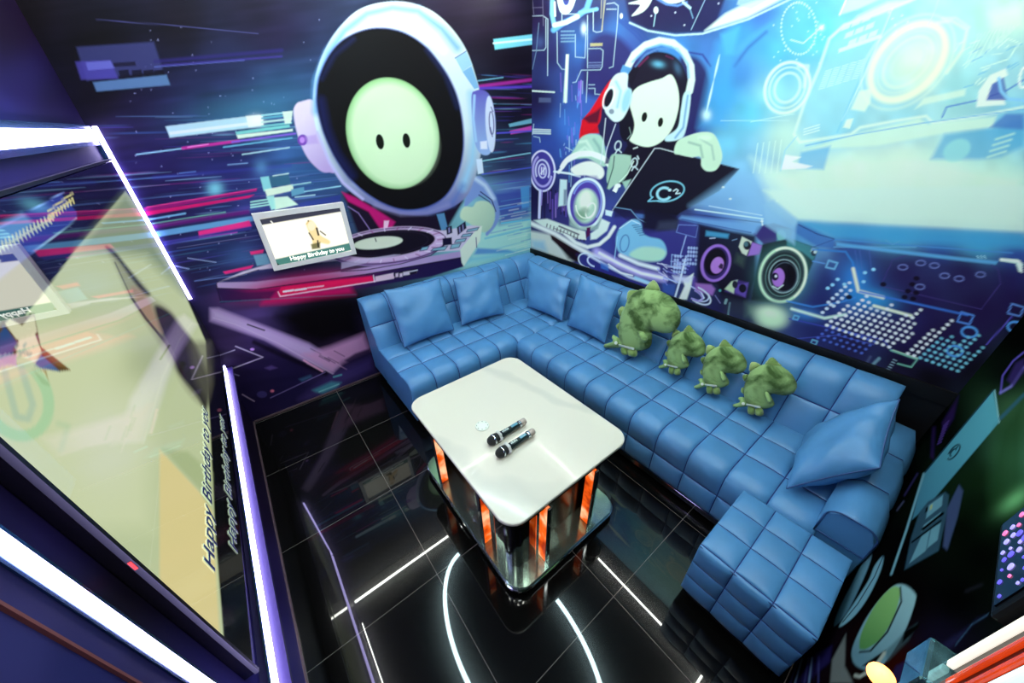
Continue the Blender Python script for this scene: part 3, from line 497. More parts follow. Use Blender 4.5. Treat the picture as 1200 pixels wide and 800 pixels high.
    # shoe, tracks and light trails under her
    p.poly(k7(430, 200, 560, 180, 740, 210, 800, 230, 780, 480, 600, 470, 420, 380), (60, 56, 136), a=.7, soft=5)
    p.poly(q3(590, 75, 720, 85, 810, 130, 815, 175, 760, 180, 690, 140, 600, 140), (40, 36, 84), a=.8, soft=2); p.line(q3(600, 72, 710, 90, 760, 150, 810, 175), .9, (120, 160, 190)); p.poly(q3(740, 115, 810, 122, 810, 150, 760, 145), (80, 120, 180), a=.8, soft=1)
    p.poly(q3(800, 60, 900, 80, 1030, 150, 1020, 220, 900, 230, 790, 215), (28, 24, 46), a=.9, soft=2); p.poly(q3(900, 170, 1030, 160, 1020, 230, 880, 225), (70, 76, 100), a=.6, soft=3)
    p.poly(p.smooth(q3(635, 215, 720, 155, 775, 175, 790, 240, 830, 270, 910, 290, 945, 340, 945, 390, 900, 430, 760, 420, 640, 380, 610, 300)), (120, 180, 210), soft=1.2); p.poly(p.smooth(q3(700, 390, 780, 340, 900, 345, 945, 380, 900, 430, 780, 430)), (176, 216, 186), a=.9, soft=2)
    for t in range(6): p.line(q3(720+t*10, 195+t*13, 765+t*9, 190+t*13), 1.2, (60, 90, 140), a=.8)
    p.ell(*q3(668, 315)[0], 5, 10, (70, 110, 170), rot=10, ring=1.2); p.line(q3(635, 215, 715, 160, 770, 185), 1.2, (190, 216, 226)); p.line(q3(620, 270, 600, 420), 1, (150, 200, 226))
    p.poly(q3(60, 160, 150, 150, 400, 240, 410, 290, 330, 280, 120, 200), (210, 220, 206), soft=1); p.poly(q3(30, 230, 200, 260, 330, 430, 300, 440, 40, 340), (196, 200, 190), soft=2); p.poly(q3(40, 290, 130, 300, 150, 370, 50, 345), (120, 170, 196), a=.7, soft=3)
    p.poly(q3(165, 245, 250, 280, 380, 380, 360, 440, 320, 420, 180, 290), (44, 12, 26), soft=1.2); p.poly(q3(230, 330, 330, 380, 345, 440, 290, 420), (26, 10, 22), a=.8, soft=2)
    for t in np.linspace(0, 1, 12): p.line(q3(150+t*250, 185+t*95, 146+t*250, 205+t*95), 1.3, (30, 20, 50), a=.8)
    p.line(q3(40, 180, 200, 250, 330, 330, 440, 390, 560, 420), 5, (224, 226, 220), soft=1.5); p.line(q3(270, 250, 340, 310, 420, 340, 500, 320, 560, 270, 600, 205), 4, (224, 232, 220), soft=1)
    p.poly(q3(515, 150, 570, 175, 550, 230, 480, 285, 440, 290, 440, 250, 490, 215), (214, 228, 216), soft=1); p.poly(q3(540, 90, 590, 100, 580, 135, 540, 125), (206, 226, 226)); p.poly(q3(415, 210, 440, 205, 435, 260, 410, 280), (90, 16, 80)); p.poly(q3(360, 225, 405, 235, 410, 290, 360, 285), (220, 226, 212)); p.line(q3(230, 200, 360, 255), 2, (40, 26, 60), a=.8); p.line(q3(200, 215, 350, 280), 1, (60, 40, 70), a=.8)
    p.poly(q3(350, 390, 430, 390, 700, 490, 860, 600, 1000, 680, 620, 560, 400, 470), (50, 46, 130), a=.8, soft=3); p.ell(*q3(420, 430)[0], 11, 8, (214, 226, 232), rot=25, ring=1.4, arc=(60, 290)); p.ell(*q3(470, 435)[0], 9, 6, (206, 216, 232), rot=20, ring=1.6, arc=(80, 300))
    p.line(q3(430, 395, 560, 470, 700, 540, 880, 600), 2.6, (206, 214, 232), soft=1.2); p.line(q3(480, 370, 620, 450, 760, 510, 930, 550), 8, (190, 176, 232), a=.9, soft=3); p.line(q3(500, 380, 640, 455, 780, 515, 920, 545), 3, (236, 236, 232), soft=1.3); p.line(q3(640, 395, 760, 450, 890, 485), 4.4, (220, 226, 230), soft=1.4); p.line(q3(740, 545, 880, 598), 3.4, (160, 206, 232), soft=1.2)
    p.line(q3(560, 455, 640, 510, 720, 530), 1.6, (236, 240, 236)); p.line(q3(930, 545, 1040, 580), 1.6, (150, 170, 226)); p.poly(q3(920, 580, 1010, 590, 1000, 670, 925, 640), (60, 90, 170), a=.8, soft=1.5); p.poly(q3(505, 440, 560, 460, 560, 500, 510, 480), (60, 110, 190), a=.8, soft=1)
    for _ in range(24):
        x, y = r.uniform(880, 1040), r.uniform(430, 560); p.line(q3(x, y, x+r.uniform(20, 80), y+r.uniform(5, 45)), r.uniform(.6, 1.6), [(220, 220, 236), (130, 130, 210), (176, 186, 230)][r.integers(3)], a=.7)
    p.line(q3(1075, 420, 1040, 560, 1005, 680), 2.2, (206, 216, 236)); p.poly(q3(1030, 690, 1070, 600, 1060, 560, 1130, 515, 1115, 600, 1085, 690), (226, 232, 222), soft=1); p.poly(q3(990, 530, 1130, 540, 1100, 580, 1010, 570), (206, 206, 232), a=.8, soft=2)
    p.line(q3(1030, 190, 1160, 195, 1145, 275, 1015, 240, 1030, 190), .8, (110, 130, 190)); p.line(q3(1080, 265, 1040, 400), 1.2, (150, 170, 214)); p.line(q3(985, 390, 980, 470, 1030, 480), .8, (150, 180, 220)); p.line(q3(985, 390, 1060, 400), .8, (150, 180, 220))
    for a in range(9):
        for b in range(5):
            if r.random() < .8: p.ell(*q3(1008+a*18-b*2, 330+b*26+a*1 + (60 if a < 4 else 20)*(b > 9)+ (70 if a < 5 else 10))[0], 1.3, 1.7, (170, 190, 226), a=.85)
    p.ell(*q3(1150, 640)[0], 16, 9, (200, 210, 232), rot=30, ring=1.6, arc=(250, 450)); p.ell(*q3(1130, 650)[0], 12, 6, (120, 110, 200), rot=30, ring=1.6, arc=(250, 450)); p.line(q3(1110, 600, 1180, 640, 1200, 680, 1150, 710), 1.6, (206, 216, 232)); p.poly(q3(1125, 540, 1200, 560, 1200, 640, 1120, 610), (110, 80, 176), a=.7, soft=2)
    # loudspeaker pair
    p.poly(q4(190, 80, 460, 140, 640, 170, 640, 520, 560, 690, 380, 660, 330, 560, 170, 560), (26, 20, 44), a=.92, soft=3); p.poly(q4(250, 135, 430, 160, 420, 195, 245, 175), (70, 150, 190), a=.85, soft=1.5); p.line(q4(280, 195, 320, 192), 1, (200, 206, 226))
    p.ell(*q4(325, 388)[0], 17.5, 22.5, (150, 106, 196), rot=18, soft=.9); p.ell(*q4(328, 388)[0], 14.3, 19.4, (64, 44, 110), rot=18); p.ell(*q4(322, 380)[0], 12.5, 16.5, (24, 18, 34), rot=18, soft=1.2); p.ell(*q4(337, 405)[0], 7.4, 10, (170, 116, 196), rot=20, soft=.8); p.poly(q4(345, 415, 365, 388, 385, 400, 378, 435, 355, 430), (30, 20, 44), a=.9)
    p.poly(q4(530, 180, 610, 220, 690, 250, 660, 320, 560, 335, 500, 290), (34, 30, 50)); p.poly(q4(530, 180, 608, 220, 565, 330, 530, 310, 505, 260), (196, 206, 186)); p.poly(q4(610, 225, 690, 250, 665, 320, 575, 332), (150, 106, 190), soft=1); p.ell(*q4(570, 250)[0], 4.4, 5.2, (30, 30, 50)); p.ell(*q4(562, 240)[0], 2.6, 3, (80, 120, 130), a=.8)
    p.poly(q4(490, 310, 560, 340, 540, 420, 470, 380), (70, 90, 80), a=.6, soft=3); p.poly(q4(420, 560, 480, 515, 585, 540, 560, 660, 395, 610), (70, 50, 120), soft=1.2); p.poly(q4(395, 590, 450, 530, 495, 520, 470, 600, 465, 625), (176, 196, 160), soft=1); p.poly(q4(470, 560, 580, 540, 555, 655, 480, 620), (96, 70, 160), soft=1); p.ell(*q4(535, 585)[0], 4.4, 5, (26, 20, 40)); p.ell(*q4(475, 555)[0], 3.2, 4.4, (40, 40, 60))
    p.ell(*q4(358, 602)[0], 1.5, 1.5, (80, 160, 160)); p.ell(*q4(630, 650)[0], 3, 3.4, (90, 130, 120)); p.poly(q4(165, 545, 290, 555, 320, 590, 300, 640, 170, 600), (150, 100, 176), soft=1.5)
    p.ell(*q4(190, 640)[0], 16, 8, (206, 214, 226), rot=32, ring=1.8, arc=(250, 460)); p.ell(*q4(160, 640)[0], 10, 5, (160, 140, 206), rot=32, ring=1.6, arc=(250, 460))
    p.poly(q4(620, 160, 650, 100, 780, 75, 930, 125, 880, 250, 700, 240), (70, 60, 120), soft=1); p.poly(q4(800, 110, 930, 125, 885, 250, 800, 220), (90, 150, 170), a=.8, soft=1.2); p.ell(*q4(838, 172)[0], 5.4, 6.4, (120, 180, 180)); p.poly(q4(640, 120, 780, 80, 800, 200, 660, 200), (60, 50, 120), a=.8, soft=2)
    p.poly(q4(690, 240, 900, 195, 1125, 275, 1090, 370, 1010, 560, 900, 700, 690, 690, 600, 680, 640, 450), (34, 36, 50), soft=1.2); p.poly(q4(880, 190, 1125, 275, 1085, 370, 1000, 300, 880, 250), (60, 120, 130), soft=1.2); p.poly(q4(1075, 265, 1125, 280, 1110, 320, 1065, 300), (176, 196, 190), a=.7); p.ell(*q4(1090, 310)[0], 3, 3.4, (40, 44, 70)); p.ell(*q4(1100, 302)[0], 1.6, 1.8, (190, 206, 206))
    c = q4(850, 480)[0]; p.glow(c[0], c[1], 34, 38, (80, 150, 140), rot=18, a=.5, p=4); p.ell(*c, 27.5, 33, (60, 80, 84), rot=18); p.ell(*c, 26.5, 32, (190, 224, 190), rot=18, ring=3.2, soft=1.2); p.ell(*c, 26.5, 32, (232, 240, 210), rot=18, ring=2, soft=.8, arc=(230, 400)); p.ell(*c, 22.5, 27, (44, 56, 60), rot=18); p.ell(c[0], c[1]+1, 20, 24.5, (100, 136, 130), rot=18, ring=1)
    c = q4(855, 490)[0]; p.ell(*c, 17, 19.5, (26, 24, 40), rot=10); p.ell(*c, 17, 19.5, (150, 176, 176), rot=10, ring=1.2); p.ell(c[0]+1, c[1]+1, 14.5, 17, (90, 106, 120), rot=10, ring=.8); p.ell(c[0]+8, c[1]-2, 5, 12, (16, 12, 24), a=.8, soft=2)
    c = q4(815, 500)[0]; p.ell(*c, 7.2, 11, (168, 112, 200), rot=5); p.ell(c[0]-4, c[1]-1, 4, 4.6, (36, 24, 60)); p.ell(c[0]-3, c[1]-1.5, 1.4, 1.6, (226, 226, 240)); p.line(q4(770, 570, 810, 590, 850, 560), 1.6, (190, 210, 206))
    p.poly(q4(560, 700, 720, 690, 900, 720, 960, 800, 560, 800), (86, 116, 106), a=.8, soft=5); p.glow(904, 372, 19, 13, (196, 226, 186), rot=8, a=1, p=4); p.glow(902, 366, 14, 6, (220, 236, 206), rot=8, a=.8)
    p.line(q4(408, 675, 400, 700), 3, (150, 190, 190), a=.8); p.line(q4(435, 700, 420, 800), 2.2, (120, 160, 165), a=.8); p.line(q4(320, 640, 360, 700), .8, (130, 130, 180)); p.line(q4(455, 210, 490, 200), 1, (110, 140, 170)); p.poly(q4(400, 650, 560, 690, 560, 800, 380, 800), (60, 66, 84), a=.5, soft=5)
    # pale hall panels at the right
    p.poly(q4(60, 20, 690, 90, 640, 160, 440, 130, 40, 40), (110, 160, 206), a=.75, soft=2); p.line(q4(100, 0, 690, 72), .8, (50, 60, 110)); p.line(q4(60, 45, 600, 150), 1, (60, 90, 150)); p.line(q4(685, 40, 690, 90), 1.4, (226, 236, 226)); p.poly(k7(760, 150, 970, 0, 1200, 80, 1200, 200, 1080, 220, 800, 160), (130, 180, 216), a=.6, soft=6); p.line(k7(780, 165, 1070, 205), 1.4, (200, 226, 226)); p.line(k7(840, 150, 1065, 190), .9, (190, 216, 226))
    for x, y in ((900, 70), (930, 120), (1130, 130), (1065, 215)): p.ell(*k7(x, y)[0], 1.6, 1, (230, 240, 226), a=.9)
    p.poly([(880, 185), (920, 200), (960, 250), (935, 262), (905, 240)], (200, 228, 212), a=.7, soft=7)
    p.poly([(905, 205), (960, 185), (1060, 178), (1200, 205), (1200, 268), (1050, 262), (955, 254), (925, 232)], (214, 234, 208), a=.75, soft=12)
    # lower band
    p.poly(k8(230, 210, 420, 215, 800, 235, 1200, 255, 1200, 330, 1000, 345, 390, 290, 250, 240), (58, 140, 190), a=.55, soft=7); k12 = K((867, 234), 3.588); p.poly(k12(400, 190, 1090, 265, 1195, 300, 1195, 460, 900, 720, 560, 600, 480, 380), (44, 26, 86), a=.65, soft=12); p.poly(k12(100, -40, 245, 84, 600, 104, 1200, 136, 1200, -60), (204, 228, 212), a=.8, soft=3); p.poly(k12(245, 92, 400, 165, 395, 205, 330, 200, 215, 130), (60, 104, 170), a=.85, soft=2); p.poly(k12(245, 90, 600, 110, 1200, 142, 1200, 200, 700, 175, 400, 165), (64, 150, 196), a=.75, soft=4); p.poly(k12(100, 20, 140, 0, 240, 82, 230, 190, 110, 110), (140, 186, 214), a=.7, soft=2); p.line(k8(240, 230, 320, 270, 390, 290), 1, (40, 50, 110)); p.line(k8(390, 293, 290, 330), 1, (60, 90, 150))
    p.line(k8(395, 292, 800, 325, 1150, 350), 1.4, (70, 130, 190)); p.poly(k8(400, 305, 900, 365, 1090, 385, 1080, 400, 880, 378, 400, 320), (90, 160, 205), a=.9, soft=1.2); p.line(k8(390, 325, 740, 325), .9, (100, 160, 200)); p.line(k8(610, 295, 640, 315, 670, 300), 1, (90, 150, 190)); p.poly(k8(1100, 372, 1175, 378, 1195, 395, 1192, 430, 1178, 430, 1165, 395, 1100, 385), (206, 232, 214), soft=1)
    p.line(k8(1100, 378, 1178, 385, 1190, 430), 2.4, (226, 240, 220), soft=.8); 
    for x in (1000, 1015, 1030): p.line(k8(x, 362, x+6, 372), 1.4, (150, 200, 215))
    p.line(k8(300, 335, 440, 345, 470, 390, 490, 510), 2, (50, 120, 190), soft=1); p.glow(*k8(485, 465)[0], 16, 26, (50, 130, 205), a=.85); p.glow(*k8(560, 545)[0], 26, 12, (50, 150, 210), rot=12, a=.8); p.line(k8(472, 418, 494, 512, 600, 540), 3.6, (236, 236, 200), soft=1.3); p.line(k8(560, 575, 720, 618), 3.2, (226, 236, 205), soft=1.2)
    p.line(k8(500, 515, 640, 545, 960, 615), 2.2, (56, 110, 200), soft=1.2); p.glow(*k8(270, 610)[0], 18, 8, (60, 130, 200), rot=10, a=.7); p.line(k8(210, 588, 350, 628, 440, 612), 3, (206, 232, 214), soft=1.3); p.line(k8(190, 555, 300, 580, 420, 560, 480, 540), 1.6, (60, 130, 205), soft=1); p.line(k8(200, 630, 600, 720, 640, 770), 1.4, (60, 70, 170), soft=.8); p.line(k8(200, 718, 400, 700, 560, 740), 1, (70, 80, 170))
    for a in ((700, 360, 640, 380, 590, 490), (590, 490, 1020, 590, 1100, 480, 1090, 420, 1060, 400)): p.line(k8(*a), 1, (74, 60, 130), a=.8)
    for a, b in ((480, 495), (500, 510), (540, 550)): p.line(k8(a, 340, b, 420), .8, (80, 100, 170), a=.8)
    for sx, sy, rx, col in ((380, 400, 24, (110, 170, 205)), (228, 625, 13, (100, 170, 205)), (305, 730, 14, (110, 180, 205)), (950, 627, 34, (80, 130, 206)), (1165, 592, 34, (90, 130, 200))):
        q = [(sx-rx, sy+rx*.45), (sx-rx*.5, sy-rx*.75), (sx+rx*1.05, sy-rx*.3), (sx+rx*.5, sy+rx*.8)]; f = [v for t in q+q[:1] for v in t]; p.line(k8(*f), 2 if rx > 20 else 1.4, col, soft=.8)
    p.line(k8(300, 385, 350, 395), 1.4, (90, 140, 200)); p.line(k8(1150, 620, 1040, 740), 1.6, (90, 80, 180)); p.line(k8(640, 765, 745, 800), 2, (200, 226, 196)); p.line(q5(420, 552, 575, 605, 540, 650, 460, 630), 2, (110, 170, 150)); p.line(q5(350, 600, 305, 645), 3.4, (120, 160, 170), a=.8, soft=1.2); p.line(q5(300, 590, 270, 640), 3, (90, 100, 140), a=.6, soft=1.2)
    for a in range(6): p.line(q5(385+a*10, 675-a*14, 402+a*10, 682-a*14), 1, (150, 180, 190))
    for sx, sy in ((880, 445), (795, 556), (1150, 415)): p.ell(*q5(sx, sy)[0], 9, 6, (80, 150, 220), rot=5, ring=2.6, soft=.9)
    # dotted equaliser, printed as a slanted grid of dots
    e0 = np.array(q5(70, 382)[0]); ea = np.array([7.3, 2.55]); eb = np.array([4.9, -4.55])
    hts = [5, 6, 10, 8, 4, 3, 4, 9, 11, 5, 6, 8, 11, 7, 10, 12, 5, 3, 8, 13, 3, 5, 9, 12, 8, 6, 9, 10, 4]
    ks = [5, 8, 7, 6, 6, 8, 6, 5, 7, 9, 6, 4, 0, 6, 9, 5, 6, 5, 7, 8, 4, 6]
    for a in range(22):
        for b in range(-1, ks[a]):
            x, y = e0+ea*a+eb*b
            if a in (11, 12) and b < 1: continue
            br = 1.0 if b < ks[a]-1 else .75
            cc = (232, 236, 236) if a < 15 else (120, 196, 214)
            p.ell(x, y, 2.35, 1.75, cc, rot=8, soft=.8, a=br)
    for a in range(8):
        for b in range(-6, -2):
            x, y = e0+ea*a+eb*b+np.array([14, -8]); p.ell(x, y, 2.0, 1.5, (84, 110, 206), a=.75)
    for a, n, x0 in ((0, 6, (55, 270)), (1, 5, (85, 292)), (2, 3, (20, 330))):
        for b in range(n): p.ell(*(np.array(q5(*x0)[0])+eb*b), 2.3, 1.8, (206, 220, 232), a=.9)
    for x, y in ((490, 65), (595, 40), (675, 55), (735, 115), (820, 132), (945, 108), (590, 180)): p.ell(*q5(x, y)[0], 5.4, 3, (110, 120, 180), a=.8, ring=1.6); 
    for x, y in ((570, 130), (545, 165), (520, 205), (568, 215), (500, 240), (550, 250), (375, 165), (175, 240)): p.ell(*q5(x, y)[0], 3.6, 2.6, (24, 10, 30), a=.9)
    for x, y in ((318, 78), (268, 97), (260, 150), (108, 136), (50, 188), (148, 165), (78, 168)): p.ell(*q5(x, y)[0], 2.4, 1.9, (140, 200, 226))
    # hall of pale rings, columns and read-outs at the upper right
    Wt = (222, 232, 212)
    for a in range(40):
        t = 2*PI*a/40; x, y = 210+74*math.cos(t)*1.0+22*math.sin(t), 125+110*math.sin(t)-30*math.cos(t); p.ell(*k4(x, y)[0], .9, 1.2, (214, 232, 220), a=.9)
    for a in range(26): p.ell(*k4(r.uniform(95, 330), r.uniform(10, 280))[0], .7, .8, (220, 236, 226), a=.8)
    p.line(k4(175, 175, 230, 190, 320, 110), 1.4, (206, 232, 226), a=.9); p.glow(*k4(310, 122)[0], 3, 3, (236, 240, 230), a=1)
    for rx, ry, w, a in ((25, 31, 3, .9), (20, 25, 1.2, .8), (14, 18, 2.4, .7)): p.ell(*k4(160, 385)[0], rx, ry, (226, 236, 214), rot=28, ring=w, a=a, soft=1.5)
    p.line(k4(210, 290, 250, 290, 235, 380), 3, (226, 234, 206), a=.7, soft=2)
    p.poly(k4(390, 65, 400, 30, 430, -10, 580, -10, 470, 40), (196, 226, 206), a=.8, soft=1.5); p.line(k4(390, 65, 420, -5), 1.6, (236, 240, 220)); p.line(k4(720, -5, 560, 60, 410, 110, 345, 170, 300, 300, 240, 440, 190, 590, 215, 625, 440, 590, 480, 560, 640, 530, 770, 510, 800, 540, 1000, 510, 1200, 470), 3, (220, 234, 214), a=.85, soft=1.5)
    p.poly(k4(720, -5, 600, 10, 470, 70, 440, 100, 560, 60), (214, 230, 206), a=.8, soft=2.5); p.poly(k4(350, 180, 600, 60, 560, 320, 420, 560, 230, 600, 200, 580), (150, 206, 216), a=.55, soft=5)
    for i in range(3):
        for j in range(3): p.poly(k4(395+j*45+(2-i)*14, 205-j*18-i*34, 433+j*45+(2-i)*14, 190-j*18-i*34, 440+j*45+(2-i)*14, 165-j*18-i*34, 404+j*45+(2-i)*14, 180-j*18-i*34), (206, 230, 214), a=.8)
    p.poly(k4(385, 215, 570, 150, 578, 165, 385, 232), (214, 232, 212), a=.8)
    for i in range(9):
        for j in range(5): p.line(k4(330+j*36-i*4, 312+i*10-j*11, 356+j*36-i*4, 305+i*10-j*11), 1.0, (206, 230, 220), a=.7)
    p.line(k4(620, 40, 500, 330, 400, 530), 1.4, (206, 230, 222), a=.8); p.line(k4(520, 250, 380, 580), 2, (110, 190, 214), a=.6, soft=1)
    for i in range(3): p.line(k4(232, 592-i*12, 300, 572-i*12), 1.2, (220, 234, 220), a=.8)
    for rx, ry, w, a, c in ((53, 33, 9, .85, (232, 232, 200)), (44, 26, 1.6, .7, (214, 230, 206)), (36, 21, 3, .7, (220, 232, 206)), (66, 42, 1.4, .6, (220, 234, 210)), (24, 13, 1.6, .6, (196, 226, 210))): p.ell(*k4(690, 272)[0], rx, ry, c, rot=-46, ring=w, a=a, soft=2.5)
    p.glow(*k4(690, 272)[0], 34, 22, (206, 230, 206), rot=-46, a=.5); p.line(k4(820, 100, 880, 90, 950, 130, 930, 220, 860, 320), 3, (226, 234, 206), a=.7, soft=2); p.line(k4(840, 80, 900, 78, 960, 120), 2, (214, 232, 210), a=.8, soft=1.5)
    p.poly(k4(440, 480, 475, 400, 530, 390, 525, 450, 500, 490), (220, 232, 206), a=.8, soft=1.5); p.poly(k4(405, 560, 420, 525, 450, 520, 435, 565), (220, 232, 210), a=.9); p.poly(k4(720, 480, 760, 430, 945, 390, 940, 420, 760, 460), (214, 230, 206), a=.7, soft=1.5)
    for i in range(12): p.line(k4(940+i*14, 300-i*10, 1000+i*16, 150-i*4), 1.2, (206, 230, 214), a=.55)
    p.poly(k4(1050, 60, 1200, 10, 1200, 120, 1060, 130), (214, 230, 206), a=.6, soft=6)
    for i in range(30):
        x, y = r.uniform(880, 1180), r.uniform(180, 400); p.line(k4(x, y, x+r.uniform(15, 50), y-r.uniform(5, 30)), r.uniform(.8, 1.8), [(214, 232, 216), (90, 170, 205)][r.integers(2)], a=.6)
    p.line(k4(840, 515, 860, 470, 1000, 440, 1120, 400, 1200, 350), 2, (84, 130, 190), a=.9); p.poly(k4(990, 470, 1000, 400, 1050, 330, 1120, 300, 1130, 330, 1060, 370, 1040, 440, 1110, 430, 1120, 460), (216, 226, 214), soft=1); p.poly(k4(1035, 440, 1060, 370, 1110, 340, 1130, 440), (70, 84, 160), a=.9, soft=1); p.line(k4(1090, 345, 1100, 400, 1130, 435, 1200, 440), 4, (130, 190, 220), soft=1); p.ell(*k4(1200, 340)[0], 5, 12, (220, 232, 220), rot=10, ring=3); p.line(k4(1010, 300, 1130, 260, 1180, 190, 1130, 170, 1085, 210), 1.4, (206, 230, 214), a=.9)
    p.poly(k4(230, 660, 450, 590, 740, 520, 780, 545, 1080, 510, 1060, 560, 880, 580, 560, 640), (206, 230, 206), a=.8, soft=2); p.line(k4(240, 640, 470, 590, 760, 540, 1200, 480), 1.4, (96, 170, 206), a=.8); p.poly(k4(790, 700, 850, 590, 1080, 560, 1200, 520, 1200, 640, 1100, 690, 1000, 700), (76, 160, 200), a=.7, soft=3); p.poly(k4(1050, 560, 1120, 500, 1200, 500, 1200, 570), (70, 110, 180), a=.8, soft=2); p.ell(*k4(905, 660)[0], 17, 12, (150, 210, 206), rot=-30, a=.8, soft=2)
    for i in range(4): p.line(k4(1040+i*12, 690-i*26, 1120+i*12, 665-i*26), 2.4, (190, 226, 206), a=.7, soft=1.2)
    p.poly(k4(220, 670, 350, 640, 320, 745, 200, 740), (96, 170, 210), a=.7, soft=2); p.poly(k4(130, 745, 150, 680, 220, 690, 180, 710, 270, 730, 240, 740), (236, 236, 224), soft=1); p.line(k4(200, 600, 150, 660, 130, 750), 1.4, (150, 206, 216), a=.8)
    for i in range(5): p.line(k4(10+i*26, 760, 30+i*26, 630-i*4), .9, (216, 236, 220), a=.75)
    p.line(k4(0, 535, 190, 500), .8, (206, 232, 220), a=.7); p.line(k3(880, 530, 1180, 530), .7, (206, 232, 226), a=.6); p.line(k4(830, -10, 780, 110), 1, (206, 232, 220), a=.7)
    for i in range(9): p.ell(*k4(600+r.uniform(-10, 110), 40+i*14)[0], 1.2, 1, (226, 238, 220), a=.8)

def art_front(p):
    p.base([(1150, 560, (20, 40, 14)), (1190, 540, (84, 140, 100)), (1195, 560, (64, 114, 76)), (1175, 590, (30, 60, 30)), (1150, 590, (10, 20, 8)), (1130, 620, (8, 14, 6)), (1120, 700, (5, 6, 5)), (1060, 700, (10, 4, 4)), (1180, 640, (8, 12, 8)), (1100, 490, (6, 4, 6)), (1120, 520, (10, 8, 16)), (1050, 560, (8, 6, 10)), (1000, 690, (8, 5, 6)), (960, 760, (22, 16, 30)), (1000, 780, (24, 10, 10)), (1100, 750, (26, 22, 44)), (1190, 480, (70, 110, 70)), (1180, 440, (10, 8, 14)), (1195, 400, (8, 6, 8)), (1150, 650, (5, 5, 5)), (1060, 640, (8, 6, 10)), (1040, 780, (60, 16, 6))])
    c8, c9, c10 = K((870, 400), 3.636), K((900, 600), 4), K((1000, 420), 4)
    # faint violet marks in the corner
    for q in ((495, 170, 470, 280, 420, 360, 415, 300), (370, 320, 385, 320, 375, 470, 362, 460)): p.poly(c10(*q), (58, 36, 96), soft=2)
    for i in range(8): p.line(c10(395+i*4, 400-i*12, 412+i*5, 390-i*14), 1.6, (96, 66, 150), a=.8)
    p.line(c10(240, 640, 300, 540), 2.4, (70, 60, 110), soft=1); p.line(c10(205, 710, 235, 670), 2, (90, 90, 120), soft=1); p.line(c10(690, 160, 700, 80, 750, 10, 800, -30), 2, (110, 90, 190), soft=.9); p.line(c10(690, 160, 740, 130, 800, 40), 3, (140, 130, 210), a=.8, soft=1.2); p.poly(c10(720, 100, 760, 20, 800, 0, 800, 60, 750, 130), (70, 50, 120), a=.8, soft=2)
    # laptop lid and keyboard
    p.poly(c10(655, 148, 682, 300, 350, 690, 275, 755, 330, 540), (96, 176, 186), soft=1, col2=(70, 130, 150), axis=((1165, 465), (1075, 600))); p.line(c10(655, 148, 330, 540, 250, 800), 1.4, (40, 70, 84)); p.line(c10(662, 150, 684, 300), 1.6, (150, 206, 206)); p.line(c10(330, 540, 250, 800, 178, 1010), 2.6, (120, 170, 180), soft=.9)
    p.ell(*c10(471, 438)[0], 4, 10.5, (30, 50, 60), rot=38, ring=1.5, arc=(150, 470)); p.ell(*c10(468, 440)[0], 2.2, 5, (30, 50, 60), rot=38, ring=1.6, arc=(60, 300)); p.line(c10(482, 420, 490, 412), 1.3, (30, 50, 60))
    p.poly(c10(430, 625, 448, 640, 440, 720, 400, 900, 240, 990, 270, 840, 310, 720, 350, 670), (56, 90, 106), soft=1); p.poly(c10(495, 590, 515, 620, 490, 740, 440, 900, 420, 880, 440, 700), (70, 84, 120), soft=1.2)
    for q in ((350, 690, 420, 640, 415, 690, 340, 750), (330, 780, 410, 720, 405, 745, 320, 810), (320, 830, 360, 800, 340, 900, 262, 960), (365, 795, 410, 770, 395, 850, 345, 890)): p.poly(c10(*q), (110, 160, 170), a=.85, soft=.8)
    p.line(c10(325, 800, 420, 725), 3, (6, 6, 8)); p.line(c10(275, 860, 410, 760), 2, (8, 8, 10)); p.poly(c10(340, 700, 352, 690, 348, 715, 336, 722), (20, 20, 20)); p.poly(c10(360, 690, 372, 680, 368, 705, 358, 710), (170, 180, 120)); p.line(c10(690, 280, 800, 170), 4, (60, 110, 130), soft=1.5)
    p.poly(c10(680, 330, 800, 190, 800, 720, 720, 740, 650, 700, 640, 560), (44, 84, 44), a=.7, soft=9); p.glow(1190, 585, 22, 9, (120, 190, 120), rot=-38, a=.8)
    # two pale plates
    p.poly(p.smooth(c9(485, 185, 480, 230, 440, 330, 370, 470, 310, 535, 330, 460, 400, 320, 455, 215)), (110, 156, 170), soft=1, col2=(70, 110, 130), axis=((1015, 650), (985, 730)))
    p.poly(p.smooth(c9(540, 205, 530, 270, 480, 380, 420, 470, 360, 525, 335, 530, 400, 430, 470, 320, 500, 250)), (120, 166, 176), soft=1); p.line(c9(540, 205, 500, 300, 420, 430, 350, 515), 1, (30, 44, 60))
    # pale drum with a green face
    p.poly(p.smooth(c9(395, 690, 400, 620, 470, 480, 570, 360, 630, 338, 685, 375, 690, 420, 640, 560, 560, 690, 500, 740, 430, 730)), (150, 190, 190), soft=1, col2=(100, 140, 150), axis=((1060, 690), (1010, 770))); p.poly(p.smooth(c9(428, 630, 440, 560, 500, 440, 570, 360, 610, 350, 618, 390, 590, 490, 530, 590, 470, 635, 440, 642)), (84, 140, 76), soft=1, col2=(140, 190, 110), axis=((1010, 760), (1050, 690))); p.line(c9(620, 352, 625, 420, 560, 560, 480, 650, 430, 655), 2, (16, 20, 16), soft=.9)
    p.poly(c9(440, 720, 550, 645, 545, 670, 480, 720), (20, 14, 14), soft=1); p.poly(c9(550, 650, 640, 560, 700, 520, 660, 600, 560, 700), (70, 100, 104), a=.6, soft=2); p.line(c9(545, 660, 500, 730, 430, 770, 410, 765), 4, (170, 176, 160), soft=1.2); p.poly(c9(640, 560, 710, 520, 700, 545, 630, 610), (8, 8, 8), soft=1)
